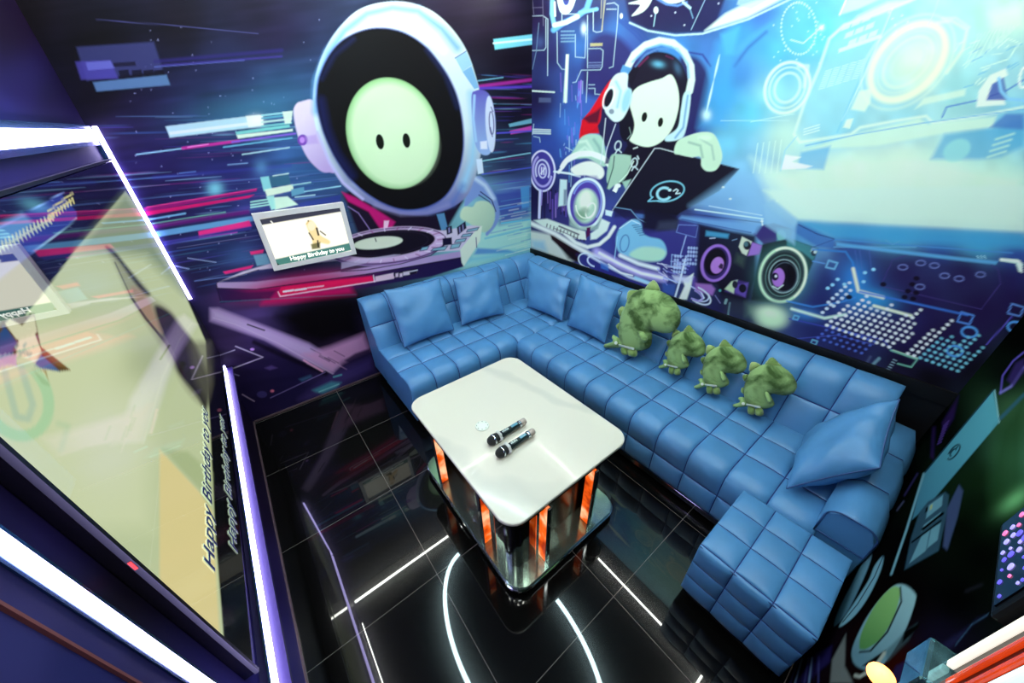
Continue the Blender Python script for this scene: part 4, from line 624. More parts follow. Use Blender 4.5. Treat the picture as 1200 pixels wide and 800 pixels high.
    p.poly(c9(300, 690, 365, 570, 360, 720, 400, 800, 290, 800), (120, 126, 120), a=.9, soft=1.5); p.poly(c9(225, 660, 300, 625, 290, 700, 180, 800, 130, 800), (40, 34, 90), soft=2); 
    for i in range(9): p.line(c9(60+i*22, 800, 110+i*16, 700-i*3), 2.2, [(120, 150, 180), (30, 22, 50), (70, 70, 130)][i % 3], a=.8, soft=1)
    p.poly(c9(600, 720, 720, 660, 690, 800, 560, 800), (46, 38, 84), a=.9, soft=2); p.line(c9(1030, 480, 960, 520, 880, 620), 1.6, (70, 110, 130), a=.8); p.poly(c9(700, 690, 1030, 480, 980, 500, 880, 620, 790, 680), (44, 44, 84), a=.7, soft=3)  # blue line and last patch are reflection edges painted onto the wall
    p.line(c9(930, 370, 1000, 340), 3, (50, 50, 60), a=.6, soft=2)

def glow_left(p):  # violet glow beside the light bars is painted into the wall colour
    p.base([(10, 40, (40, 20, 56)), (30, 100, (46, 30, 96)), (0, 140, (50, 44, 120)), (60, 110, (34, 22, 66)), (340, 650, (52, 36, 104)), (330, 600, (36, 20, 60)), (345, 780, (62, 50, 140)), (100, 780, (46, 46, 110)), (20, 760, (60, 56, 120)), (60, 620, (40, 28, 84)), (150, 700, (24, 14, 34)), (80, 590, (20, 10, 28)), (310, 530, (30, 16, 44))])

wallpaint('wall_back', (XL, YB, 0), (XR-XL, 0, 0), (0, 0, HC), 620, 615, art_back, 1.1)
wallpaint('wall_right', (XR, YB, 0.70), (0, YF-YB, 0), (0, 0, HC-0.70), 740, 500, art_right, 1.2)
wallpaint('wall_front', (XL, YF, 0), (XR-XL, 0, 0), (0, 0, HC), 560, 560, art_front, .8, paintmat('matt_printed_vinyl', rough=.9, spec=0.0))
wallpaint('wall_left', (XL, YF, 0), (0, YB-YF, 0), (0, 0, HC), 150, 150, glow_left)
M_BLACKWALL = mat('black_wall_paint', (12, 9, 14), rough=.5, vary=.3)
bm = bmesh.new(); box(bm, XR, XR+.02, YF, YB, 0, 0.7); struct(from_bm('wall_right', bm, M_BLACKWALL))

# glossy black floor tiles, 60 cm, with a fine pale joint
def floor_mat():
    m, nt, b = newmat('polished_black_tile'); N = nt.nodes; Kx = nt.links
    g = N.new('ShaderNodeNewGeometry'); sp = N.new('ShaderNodeSeparateXYZ'); Kx.new(g.outputs['Position'], sp.inputs[0])
    def md(out, off):
        a = N.new('ShaderNodeMath'); a.operation = 'SUBTRACT'; Kx.new(out, a.inputs[0]); a.inputs[1].default_value = off-0.3-6
        w = N.new('ShaderNodeMath'); w.operation = 'MODULO'; Kx.new(a.outputs[0], w.inputs[0]); w.inputs[1].default_value = 0.6
        s = N.new('ShaderNodeMath'); s.operation = 'SUBTRACT'; Kx.new(w.outputs[0], s.inputs[0]); s.inputs[1].default_value = 0.3
        ab = N.new('ShaderNodeMath'); ab.operation = 'ABSOLUTE'; Kx.new(s.outputs[0], ab.inputs[0])
        lt = N.new('ShaderNodeMath'); lt.operation = 'LESS_THAN'; Kx.new(ab.outputs[0], lt.inputs[0]); lt.inputs[1].default_value = 0.0016; return lt.outputs[0]
    mx = N.new('ShaderNodeMath'); mx.operation = 'MAXIMUM'; Kx.new(md(sp.outputs['X'], 0.206), mx.inputs[0]); Kx.new(md(sp.outputs['Y'], 0.334), mx.inputs[1])
    mc = N.new('ShaderNodeMix'); mc.data_type = 'RGBA'; mc.inputs[6].default_value = (0.003, 0.0028, 0.0026, 1); mc.inputs[7].default_value = (0.12, 0.105, 0.10, 1)
    Kx.new(mx.outputs[0], mc.inputs[0]); Kx.new(mc.outputs[2], b.inputs['Base Color'])
    b.inputs['Roughness'].default_value = 0.14; b.inputs['Specular IOR Level'].default_value = 0.13
    b.inputs['Coat Weight'].default_value = 0.8; b.inputs['Coat Roughness'].default_value = 0.015; b.inputs['Coat IOR'].default_value = 1.45
    return m
bm = bmesh.new(); box(bm, XL-.05, XR+.05, YF-.05, YB+.05, -.05, 0); struct(from_bm('floor', bm, floor_mat()))
bm = bmesh.new(); box(bm, XL-.05, XR+.05, YF-.05, YB+.05, HC, HC+.05); struct(from_bm('ceiling', bm, mat('violet_black_ceiling', (44, 34, 70), rough=.6, vary=.2)))
M_TRIM = mat('brushed_copper_trim', (150, 120, 130), rough=.35, metal=.7, vary=.2)
bm = bmesh.new(); box(bm, XL, 0.60, YB-.008, YB, 0, .012); struct(from_bm('baseboard_back', bm, M_TRIM))
bm = bmesh.new(); box(bm, XL, XL+.008, YF, YB, 0, .012); struct(from_bm('baseboard_left', bm, M_TRIM))
bm = bmesh.new(); box(bm, XL, XL+.005, .552, .557, .1, HC); struct(from_bm('trim_1', bm, mat('copper_pink_trim', (150, 84, 84), rough=.4, metal=.4)))
bm = bmesh.new(); box(bm, XR-.012, XR, YF, YB, .70, .775); struct(from_bm('trim_2', bm, mat('matt_black_ledge', (8, 7, 9), rough=.45)))

# LED lines set into the ceiling; they light the room and mirror in the floor tiles
M_CEIL_LED = mat('cool_white_led', (240, 250, 255), emit=(252, 255, 242), estr=64)
M_RING_LED = mat('cyan_white_led', (225, 250, 250), emit=(212, 248, 252), estr=48)
M_ALU = mat('anodised_aluminium', (150, 160, 170), rough=.3, metal=.9)
def ceil_led(name, label, path, w, closed, lm=None):
    t = thing(name, label, 'ceiling light', (0, 0, HC), group=None)
    for nm, ww, z0, z1, m in (('channel', w+.012, -.010, 0, M_ALU), ('diffuser', w, -.016, -.0095, lm or M_CEIL_LED)):
        bm = bmesh.new(); n = len(path); rows = []
        for i, q in enumerate(path):
            a = Vector(path[(i-1) % n] if closed or i else q); b = Vector(path[(i+1) % n] if closed or i < n-1 else q)
            d = (b-a).normalized(); s = Vector((-d.y, d.x)); q = Vector(q)
            k = ww/2*(1.0 if not closed or n > 8 else 1.414)
            rows.append([bm.verts.new((*(q+s*k*e), z)) for e, z in ((-1, z1), (1, z1), (1, z0), (-1, z0))])
        for i in range(n if closed else n-1):
            a, b = rows[i], rows[(i+1) % n]
            for j in range(4): bm.faces.new((a[j], a[(j+1) % 4], b[(j+1) % 4], b[j]))
        from_bm(nm, bm, m, t)
    return t
ceil_led('ceiling_light_ring', 'oval white light ring on the ceiling above the marble table', [(.87+.585*math.cos(a), 1.22+1.12*math.sin(a)) for a in [2*PI*i/72 for i in range(72)]], .044, True, M_RING_LED)
ceil_led('ceiling_light_frame', 'white light line along three edges of the ceiling', [(-.372, -.14), (2.17, -.14), (2.17, 2.625), (-.372, 2.625)], .026, False)
ceil_led('ceiling_light_line', 'thin white light line on the ceiling above the wall screen', [(-.372, -.10), (-.372, 2.37)], .008, False)
# ------------------------------------------------------------------ soft furniture
M_LEATHER = mat('blue_leather', (78, 134, 184), rough=.36, spec=.45, bump=.12, bscale=260, vary=.12, vscale=5)
M_LEATHER_D = mat('blue_leather_piping', (44, 74, 122), rough=.45, spec=.4)
M_SEAM = mat('dark_seam_bands', (40, 52, 112), rough=.6, spec=.2)  # darker colour for the faces along each inner seam
M_BLACK = mat('matt_black_plinth', (9, 8, 10), rough=.5, spec=.3, vary=.2)
M_CHROME = mat('polished_chrome', (205, 212, 220), rough=.07, metal=1.0)

def arc2(c, r, a0, a1, n=7):
    return [(c[0]+r*math.cos(math.radians(a0+(a1-a0)*k/n)), c[1]+r*math.sin(math.radians(a0+(a1-a0)*k/n))) for k in range(n+1)]
def cuts(seams, n):
    out = []
    for a, b in zip(seams, seams[1:]):
        for k in range(n): out.append((a+(b-a)*(0.5-0.5*math.cos(PI*k/n)), (0.5-0.5*math.cos(PI*k/n))))
    out.append((seams[-1], 0.0)); return out
def tufted(name, m, parent, path, closing, s_seams, t_seams, frame, h=.014, n=14, hs=None):
    """quilted upholstery: a profile swept along t, bulging between its seams. frame(d, z, t) -> xyz"""
    P = [Vector((*p, 0)) for p in path]; L = [0.0]
    for a, b in zip(P, P[1:]): L.append(L[-1]+(b-a).length)
    tot = L[-1]; ss = [v*tot for v in s_seams]
    def at(s):
        s = min(max(s, 0), tot); k = 0
        while k < len(L)-2 and L[k+1] < s: k += 1
        f = (s-L[k])/(L[k+1]-L[k]); q = P[k].lerp(P[k+1], f)
        e = 0.012; return q
    def nrm(s):
        a, b = at(s-.012), at(s+.012); d = (b-a).normalized(); return Vector((-d.y, d.x, 0))
    S, T = cuts(ss, n), cuts(t_seams, n); V = []; rows = len(S)+len(closing)
    dome = lambda u: max(0.0, 1-abs(2*u-1)**2.3)
    for s, u in S:
        q, nn = at(s), nrm(s)
        for t, v in T:
            w = h*(dome(u)*dome(v))**0.5
            p = q+nn*w; V.append(frame(p.x, p.y, t))
    for d, z in closing:
        for t, v in T: V.append(frame(d, z, t))
    nt = len(T); Fq = []
    for i in range(rows):
        for j in range(nt-1):
            a, b = i*nt+j, ((i+1) % rows)*nt+j; Fq.append((a, a+1, b+1, b))
    bm = bmesh.new(); vs = [bm.verts.new(v) for v in V]
    for f in Fq: bm.faces.new([vs[k] for k in f])
    for j in (0, nt-1):
        f = bm.faces.new([vs[i*nt+j] for i in range(rows)]); bmesh.ops.triangulate(bm, faces=[f])
    o = from_bm(name, bm, m, parent)
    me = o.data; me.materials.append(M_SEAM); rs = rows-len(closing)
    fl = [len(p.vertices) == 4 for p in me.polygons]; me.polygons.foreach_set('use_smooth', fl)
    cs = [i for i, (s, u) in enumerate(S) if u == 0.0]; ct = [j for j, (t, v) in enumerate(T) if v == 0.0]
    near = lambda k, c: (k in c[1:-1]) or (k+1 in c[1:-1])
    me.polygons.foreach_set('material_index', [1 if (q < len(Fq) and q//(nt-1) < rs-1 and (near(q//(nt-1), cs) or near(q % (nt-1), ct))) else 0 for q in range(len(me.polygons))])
    return o
fracs = lambda path, pts: [0.0]+pts+[1.0]
def plen(path):
    return sum((Vector(b)-Vector(a)).length for a, b in zip(path, path[1:]))
def frac_at(path, pred):
    """fraction of the path length where it first meets pred, sampled finely"""
    tot = plen(path); acc = 0
    for a, b in zip(path, path[1:]):
        a, b = Vector(a), Vector(b); l = (b-a).length
        for k in range(40):
            q = a.lerp(b, k/40)
            if pred(q.x, q.y): return (acc+l*k/40)/tot
        acc += l
    return 1.0

SOFA = thing('corner_sofa', 'large blue quilted leather corner sofa along the two mural walls', 'sofa', (1.4, 2.2, 0))
def under(o): o.matrix_parent_inverse = o.parent.matrix_basis.inverted(); return o
# the seats: depth d runs away from the front
seat = [(0, .09), (0, .34)]+arc2((.06, .34), .06, 180, 90)+[(.58, .40)]
fr = [frac_at(seat, lambda d, z: z >= .235), frac_at(seat, lambda d, z: d >= .195 and z > .35), frac_at(seat, lambda d, z: d >= .395)]
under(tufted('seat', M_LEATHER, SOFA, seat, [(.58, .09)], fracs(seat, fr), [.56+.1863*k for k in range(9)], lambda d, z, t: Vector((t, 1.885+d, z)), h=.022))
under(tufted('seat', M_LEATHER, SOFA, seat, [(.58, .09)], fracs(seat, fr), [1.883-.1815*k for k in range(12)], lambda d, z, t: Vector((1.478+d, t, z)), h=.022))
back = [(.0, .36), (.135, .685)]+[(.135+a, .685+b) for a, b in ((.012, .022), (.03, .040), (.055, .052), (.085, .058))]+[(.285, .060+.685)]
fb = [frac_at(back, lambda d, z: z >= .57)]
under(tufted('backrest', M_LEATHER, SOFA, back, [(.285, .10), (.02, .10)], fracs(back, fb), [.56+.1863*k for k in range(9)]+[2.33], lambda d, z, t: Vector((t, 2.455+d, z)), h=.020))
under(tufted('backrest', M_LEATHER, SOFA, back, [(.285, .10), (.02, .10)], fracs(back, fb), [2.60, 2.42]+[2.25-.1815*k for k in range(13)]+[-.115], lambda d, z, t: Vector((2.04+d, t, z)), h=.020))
arm = [(0, .36), (0, .50)]+arc2((.05, .50), .05, 180, 90)+arc2((.108, .50), .05, 90, 0)+[(.158, .09)]
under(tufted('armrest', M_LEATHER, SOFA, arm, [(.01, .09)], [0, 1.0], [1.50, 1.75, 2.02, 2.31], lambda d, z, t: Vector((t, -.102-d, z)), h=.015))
bm = bmesh.new(); box(bm, .60, 2.05, 1.93, 2.70, 0, .095); box(bm, 1.53, 2.28, -.22, 2.40, 0, .095); under(from_bm('plinth', bm, M_BLACK, SOFA))
bm = bmesh.new(); box(bm, 1.482, 1.50, .18, 1.80, .035, .075, .004); under(from_bm('chrome_rail', bm, M_CHROME, SOFA))['label'] = 'polished chrome rail along the foot of the long seat'
# piping around the front panel of the armrest
bm = bmesh.new(); loop = [Vector((1.498, -.102-d, z)) for d, z in arm[:-1]]+[Vector((1.498, -.26, .40)), Vector((1.498, -.102, .40))]
tube(bm, loop, .0035, 6, True); under(from_bm('piping', bm, M_LEATHER_D, SOFA, smooth=True))

OTT = thing('ottoman', 'square blue quilted leather ottoman at the right end of the sofa', 'ottoman', (1.25, -.04, 0))
ot = [(0, .075), (0, .385)]+arc2((.025, .385), .025, 180, 90, 4)+[(.40, .41)]
fo = [frac_at(ot, lambda d, z: z >= .18), frac_at(ot, lambda d, z: z >= .285), frac_at(ot, lambda d, z: d >= .012), frac_at(ot, lambda d, z: d >= .145), frac_at(ot, lambda d, z: d >= .275)]
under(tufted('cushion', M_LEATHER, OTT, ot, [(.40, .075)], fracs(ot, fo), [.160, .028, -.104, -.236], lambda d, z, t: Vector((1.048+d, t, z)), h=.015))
bm = bmesh.new(); tube(bm, [(1.052, .158, .402), (1.052, -.234, .402)], .003, 6); under(from_bm('piping', bm, M_LEATHER_D, OTT, smooth=True))
bm = bmesh.new(); box(bm, 1.08, 1.42, -.21, .13, 0, .08); under(from_bm('plinth', bm, M_BLACK, OTT))

# square cushions: four corners (bottom-left, bottom-right, top-right, top-left), all in metres
def cushion(label, c, T, seed, front, group='square cushions on the sofa'):
    c = [Vector(q) for q in c]; o = sum(c, Vector())/4
    t = thing('square_cushion', label, 'cushion', o, group=group)
    nx = ((c[1]-c[0])+(c[2]-c[3])).normalized(); ny = ((c[3]-c[0])+(c[2]-c[1])).normalized(); nz = nx.cross(ny).normalized()
    if nz.dot(Vector(front)-o) < 0: nz = -nz
    rs = np.random.default_rng(seed); n = 36; g = [math.sin(PI*(k/n-.5)) for k in range(n+1)]
    ph = rs.uniform(0, 6.28, 8); bm = bmesh.new(); gr = {}
    edge = []
    for side in (1, -1):
        for i in range(n+1):
            for j in range(n+1):
                if side < 0 and (i in (0, n) or j in (0, n)): gr[side, i, j] = gr[1, i, j]; continue
                u, v = g[i], g[j]
                k = 1-.055*(1-v*v)*abs(u)**2*1.0; k2 = 1-.055*(1-u*u)*abs(v)**2
                uu, vv = u*k, v*k2
                a, b = (uu+1)/2, (vv+1)/2
                q = c[0]*(1-a)*(1-b)+c[1]*a*(1-b)+c[2]*a*b+c[3]*(1-a)*b-o
                e = max(0, (1-abs(u)**2.6))*max(0, (1-abs(v)**2.6))
                h = 1.22*T*e**.5
                ed = max(abs(u), abs(v))
                # creases fan in from the seams
                wr = math.sin(9*u+3*v*v+ph[0])*max(0, abs(v)-.45)+math.sin(10*v+2*u+ph[1])*max(0, abs(u)-.45)+.35*math.sin(4*u-5*v+ph[2])*(1-ed)
                h += .016*wr*e**.4*side
                gr[side, i, j] = bm.verts.new(q+nz*h*side)
    for side in (1, -1):
        for i in range(n):
            for j in range(n):
                f = [gr[side, i, j], gr[side, i+1, j], gr[side, i+1, j+1], gr[side, i, j+1]]
                bm.faces.new(f if side > 0 else f[::-1])
    ring = [gr[1, i, 0].co.copy() for i in range(0, n, 2)]+[gr[1, n, j].co.copy() for j in range(0, n, 2)]+[gr[1, i, n].co.copy() for i in range(n, 0, -2)]+[gr[1, 0, j].co.copy() for j in range(n, 0, -2)]
    from_bm('cover', bm, M_LEATHER, t, smooth=True)
    bm = bmesh.new(); tube(bm, ring, .0035, 6, True); from_bm('piping', bm, M_LEATHER_D, t, smooth=True)
    return t
cushion('blue leather cushion nearest the left end of the sofa', (at_z(474, 407, .44), at_z(532, 386, .44), at_y(515, 326, 2.51), at_y(450, 340, 2.51)), .054, 1, (0, 0, 1.8))
cushion('blue leather cushion in front of the turntable end of the mural', (at_z(541, 381, .44), at_z(591, 367, .44), at_y(583, 313, 2.51), at_y(531, 327, 2.51)), .052, 2, (0, 0, 1.8))
cushion('blue leather cushion tucked into the corner of the sofa', (at_z(618, 359, .44), at_z(659, 376, .44), at_x(669, 327, 2.09), at_x(619, 304, 2.09)), .05, 3, (0, 0, 1.8))
cushion('blue leather cushion leaning beside the biggest green dinosaur', (at_z(665, 381, .44), at_z(709, 402, .44), at_x(729, 342, 2.09), at_x(681, 321, 2.09)), .05, 4, (0, 0, 1.8))
cushion('blue leather cushion slumped against the right armrest', (at_z(922, 572, .45), at_z(1031, 548, .69), at_z(1054, 468, .83), Vector((1.97, .085, .50))), .070, 5, (0, .5, 1.8))

# ------------------------------------------------------------------ plush dinosaurs
M_PLUSH = mat('mottled_green_plush', (142, 172, 110), rough=.95, spec=.05, bump=.15, bscale=400, col2=(62, 86, 44), vscale=10, sheen=.15, distort=.4, ramp=(.38, .58))
M_PLUSH2 = mat('soft_green_plush', (150, 172, 104), rough=.9, spec=.15, bump=.5, bscale=150, col2=(90, 120, 54), vscale=9, sheen=.5)
M_WHITE = mat('white_label_ribbon', (222, 228, 210), rough=.7, vary=.1)
M_TAGINK = mat('dark_label_ink', (40, 56, 34), rough=.7)
CR = lambda v: [(690+v[i]/4.444, 330+v[i+1]/4.444) for i in range(0, len(v), 2)]
def on_lean(pts, X0, k):
    out = []
    for x, y in pts:
        d = ray(x, y); t = (X0+k*(CAM_H-.44))/(d[0]-k*d[2]); out.append((-(t*d[1]), (CAM_H+t*d[2]-.44)*math.sqrt(1+k*k)))
    return out
def smooth2(pts, n=6):
    P = [np.array(p, float) for p in pts]; out = []; N = len(P)
    for k in range(N):
        p0, p1, p2, p3 = P[k-1], P[k], P[(k+1) % N], P[(k+2) % N]
        for j in range(n):
            t = j/n; out.append(0.5*((2*p1)+(-p0+p2)*t+(2*p0-5*p1+4*p2-p3)*t*t+(-p0+3*p1-3*p2+p3)*t**3))
    return np.array(out)
def inflate(name, outline, T, R, m, parent, org, n=44, zoff=0.0, sm=6):
    """a stuffed shape: the outline filled and puffed out on both sides"""
    O = smooth2(outline, 6) if sm else np.array(outline); O = O-np.array(org); lo, hi = O.min(0), O.max(0); st = max(hi-lo)/n
    nx, ny = int((hi[0]-lo[0])/st)+2, int((hi[1]-lo[1])/st)+2
    gx, gy = np.meshgrid(lo[0]+st*(np.arange(nx+1)-.5), lo[1]+st*(np.arange(ny+1)-.5), indexing='ij'); x, y = gx.ravel(), gy.ravel()
    best = np.full(len(x), 1e9); bx, by = x.copy(), y.copy(); ins = np.zeros(len(x), bool); N = len(O)
    for k in range(N):
        (ax, ay), (cx, cy) = O[k], O[(k+1) % N]; ex, ey = cx-ax, cy-ay
        t = np.clip(((x-ax)*ex+(y-ay)*ey)/(ex*ex+ey*ey+1e-15), 0, 1); qx, qy = ax+t*ex, ay+t*ey; d = (x-qx)**2+(y-qy)**2
        w = d < best; best[w] = d[w]; bx[w] = qx[w]; by[w] = qy[w]
        ins ^= ((ay > y) != (cy > y)) & (x < ex*(y-ay)/(ey if abs(ey) > 1e-15 else 1e-15)+ax)
    d = np.sqrt(best); out = ~ins; near = ins & (d < st*.35)
    x = np.where(out | near, bx, x); y = np.where(out | near, by, y); d = np.where(out | near, 0, d)
    G = (nx+1, ny+1); inn = (ins & ~near).reshape(G); u = np.zeros(G)
    for _ in range(500):
        u[1:-1, 1:-1] = np.where(inn[1:-1, 1:-1], .25*(u[:-2, 1:-1]+u[2:, 1:-1]+u[1:-1, :-2]+u[1:-1, 2:])+1, 0)
    u = u.ravel(); h = T*np.sqrt(u/max(u.max(), 1e-9)); idx = lambda i, j: i*(ny+1)+j
    bm = bmesh.new(); F = {}; B = {}
    def vf(k):
        if k not in F:
            F[k] = bm.verts.new((x[k], y[k], zoff+h[k])); B[k] = F[k] if h[k] <= 1e-9 else bm.verts.new((x[k], y[k], zoff-h[k]))
        return F[k]
    for i in range(nx):
        for j in range(ny):
            q = [idx(i, j), idx(i+1, j), idx(i+1, j+1), idx(i, j+1)]
            if not any(ins[k] for k in q): continue
            for k in q: vf(k)
            for D, rv in ((F, 1), (B, -1)):
                if D is B and all(h[k] <= 1e-9 for k in q): continue
                try: bm.faces.new([D[k] for k in q][::rv])
                except ValueError: pass
    bmesh.ops.remove_doubles(bm, verts=bm.verts[:], dist=st*.12)
    for _ in range(2): bmesh.ops.smooth_vert(bm, verts=bm.verts[:], factor=.5, use_axis_x=True, use_axis_y=True, use_axis_z=True)
    return from_bm(name, bm, m, parent, smooth=True)
def dino(label, cat_pts, X0, k, T, R):
    body = on_lean(CR(cat_pts['body']), X0, k); feet = [on_lean(CR(q), X0, k) for q in cat_pts['feet']]
    fx = sum(p[0] for q in feet for p in q)/sum(len(q) for q in feet); low = min(p[1] for q in feet for p in q); org = (fx, low)
    t = thing('dinosaur_plush', label, 'plush toy', (X0, -fx, .432), group='green plush dinosaurs on the sofa')
    s = 1/math.sqrt(1+k*k); M = Matrix(((0, k*s, -s), (-1, 0, 0), (0, s, k*s))).to_4x4(); M.translation = (X0+.004, -fx, .442); t.matrix_world = M
    inflate('body', body, T, R, M_PLUSH, t, org)
    for q in cat_pts['spikes']: inflate('back_spike', on_lean(CR(q), X0, k), T*.28, R*.3, M_PLUSH2, t, org, n=14)
    inflate('tail', on_lean(CR(cat_pts['tail']), X0, k), T*.42, R*.35, M_PLUSH, t, org, n=20, zoff=T*.1)
    for q in feet: inflate('foot', q, T*.45, R*.4, M_PLUSH2, t, org, n=12, zoff=T*.35)
    inflate('arm', on_lean(CR(cat_pts['arm']), X0, k), T*.4, R*.35, M_PLUSH, t, org, n=14, zoff=T*.75)
    # stitched ribbon label by the tail
    a, b, c = [Vector((p[0]-org[0], p[1]-org[1], 0)) for p in on_lean(CR(cat_pts['label']), X0, k)]
    z = T*.93; bm = bmesh.new(); d = (c-b); u = d.normalized(); v = Vector((-u.y, u.x, 0)); hh = R*.085
    hexa(bm, [b+v*-hh+Vector((0, 0, z*.6)), c+v*-hh+Vector((0, 0, z*.75)), c+v*hh+Vector((0, 0, z*.82)), b+v*hh+Vector((0, 0, z*.75)), b+v*-hh+Vector((0, 0, z*.6+.012)), c+v*-hh+Vector((0, 0, z*.75+.012)), c+v*hh+Vector((0, 0, z*.82+.012)), b+v*hh+Vector((0, 0, z*.75+.012))])
    rb = from_bm('ribbon_label', bm, M_WHITE, t); rb['label'] = 'white ribbon label with a round badge'
    bm = bmesh.new(); lathe(bm, [(hh*1.7, 0), (hh*1.7, .006)], 16, 'Z', a+Vector((0, 0, z*.75))); from_bm('round_badge', bm, M_WHITE, t)
    return t
BIG = dict(body=(205, 112, 240, 86, 285, 78, 345, 88, 400, 118, 440, 165, 460, 215, 455, 262, 435, 296, 400, 313, 360, 312, 325, 302, 306, 300, 312, 330, 308, 370, 290, 392, 250, 402, 210, 396, 165, 374, 148, 345, 142, 300, 150, 240, 170, 180, 185, 140),
           spikes=[(275, 92, 292, 55, 320, 36, 340, 55, 352, 98), (186, 150, 188, 95, 214, 84, 248, 96), (152, 228, 138, 190, 158, 168, 178, 182), (146, 298, 129, 272, 140, 254, 154, 262)],
           tail=(165, 350, 120, 315, 108, 330, 116, 348, 68, 364, 80, 382, 165, 380), feet=[(168, 370, 198, 384, 202, 416, 172, 414), (203, 388, 240, 394, 242, 428, 205, 422)],
           arm=(262, 290, 292, 300, 312, 335, 300, 356, 280, 345), label=(150, 354, 165, 366, 245, 386))
SML = dict(body=(812, 520, 830, 490, 870, 465, 920, 455, 970, 462, 1020, 490, 1055, 530, 1068, 570, 1055, 605, 1010, 622, 960, 615, 928, 612, 945, 640, 952, 670, 930, 685, 890, 690, 840, 674, 800, 650, 792, 610, 795, 560),
           spikes=[(900, 470, 914, 437, 940, 421, 965, 443, 988, 474), (822, 496, 826, 452, 850, 445, 880, 466), (797, 548, 784, 520, 800, 507, 818, 516), (793, 612, 777, 596, 784, 576, 798, 586)],
           tail=(812, 650, 790, 625, 764, 630, 774, 650, 738, 664, 750, 680, 815, 672), feet=[(822, 664, 858, 682, 852, 716, 818, 706), (860, 682, 897, 688, 895, 723, 858, 716)],
           arm=(912, 590, 935, 605, 950, 640, 938, 655, 920, 640), label=(802, 654, 818, 658, 890, 672))
dino('largest green plush dinosaur, leftmost of the four on the sofa', BIG, 1.920, .29, .078, .085)
D4 = dino('small green plush dinosaur nearest the right end of the sofa', SML, 1.962, .30, .052, .055)
def copy_thing(o, loc, rot, scale, label):
    c = o.copy(); COL.objects.link(c); c.matrix_world = Matrix.Translation(loc) @ o.matrix_world.to_3x3().normalized().to_4x4() @ Matrix.Rotation(rot, 4, 'Z') @ Matrix.Scale(scale, 4); c['label'] = label
    for ch in list(o.children):
        d = ch.copy(); COL.objects.link(d); d.parent = c; d.matrix_parent_inverse = ch.matrix_parent_inverse.copy()
    return c
bpy.context.view_layer.update()
copy_thing(D4, Vector((1.962, .566, .444)), math.radians(3), 1.0, 'small green plush dinosaur in the middle of the three small ones')
copy_thing(D4, Vector((1.966, .824, .443)), math.radians(-3), .99, 'small green plush dinosaur right beside the largest dinosaur')
# ------------------------------------------------------------------ marble-topped table
M_MARBLE = mat('white_sintered_stone', (214, 206, 190), rough=.2, spec=.4, coat=.15)
def veins(m):
    nt = m.node_tree; N = nt.nodes; Kx = nt.links; b = N['Principled BSDF']
    tc = N.new('ShaderNodeTexCoord'); w = N.new('ShaderNodeTexWave'); w.inputs['Scale'].default_value = .55; w.inputs['Distortion'].default_value = 9; w.inputs['Detail'].default_value = 5; w.inputs['Detail Scale'].default_value = .8
    Kx.new(tc.outputs['Object'], w.inputs['Vector']); r = N.new('ShaderNodeValToRGB'); e = r.color_ramp.elements
    e[0].position = .0; e[0].color = L4((202, 196, 182)); e[1].position = .06; e[1].color = L4((214, 206, 190)); Kx.new(w.outputs['Fac'], r.inputs['Fac']); Kx.new(r.outputs['Color'], b.inputs['Base Color'])
veins(M_MARBLE)
M_BMIRROR = mat('black_mirror_glass', (8, 8, 12), rough=.03, spec=.8, coat=.6)
M_CORE = mat('black_core_lacquer', (7, 7, 9), rough=.2, spec=.3)
M_SMOKE = mat('pale_green_metal', (140, 164, 152), rough=.12, metal=.8)
def amber():
    m, nt, b = newmat('lit_amber_glass'); N = nt.nodes; Kx = nt.links
    tc = N.new('ShaderNodeTexCoord'); n = N.new('ShaderNodeTexNoise'); n.inputs['Scale'].default_value = 9; n.inputs['Detail'].default_value = 3; Kx.new(tc.outputs['Object'], n.inputs['Vector'])
    r = N.new('ShaderNodeValToRGB'); e = r.color_ramp.elements; e[0].position = .36; e[0].color = L4((150, 40, 8)); e[1].position = .68; e[1].color = L4((255, 196, 150)); r.color_ramp.elements.new(.5).color = L4((244, 96, 22))
    Kx.new(n.outputs['Fac'], r.inputs['Fac']); Kx.new(r.outputs['Color'], b.inputs['Emission Color']); b.inputs['Emission Strength'].default_value = 1.15
    b.inputs['Base Color'].default_value = L4((60, 18, 4)); b.inputs['Roughness'].default_value = .1; return m
M_AMBER = amber()
TX0, TX1, TY0, TY1, TZ = .437, 1.212, .627, 1.598, .53
TAB = thing('coffee_table', 'white marble topped table on mirrored black and amber lit base', 'table', (.82, 1.1, 0))
bm = bmesh.new(); prism(bm, rrect(TX0, TX1, TY0, TY1, .085), [(TZ-.016, .002), (TZ-.014, 0), (TZ-.003, 0), (TZ, .003)]); under(from_bm('table_top', bm, M_MARBLE, TAB))
bm = bmesh.new(); prism(bm, rrect(TX0+.004, TX1-.004, TY0+.004, TY1-.004, .082), [(TZ-.034, 0), (TZ-.016, 0)]); under(from_bm('top_rim', bm, M_BMIRROR, TAB))
bm = bmesh.new(); prism(bm, rrect(.437, 1.158, .588, 1.552, .085), [(.032, .004), (.036, 0), (.058, 0), (.062, .005)]); under(from_bm('base_plate', bm, M_SMOKE, TAB))
bm = bmesh.new(); prism(bm, rrect(.434, 1.161, .585, 1.555, .087), [(.030, .004), (.034, 0), (.048, 0), (.050, .003)]); under(from_bm('base_edge', bm, M_CHROME, TAB))
bm = bmesh.new(); prism(bm, rrect(.50, 1.10, .70, 1.47, .06), [(0, 0), (.032, 0)]); under(from_bm('plinth', bm, M_BLACK, TAB))
bm = bmesh.new(); box(bm, .56, 1.04, .715, 1.465, .062, TZ-.034, .004); under(from_bm('core_box', bm, M_CORE, TAB))
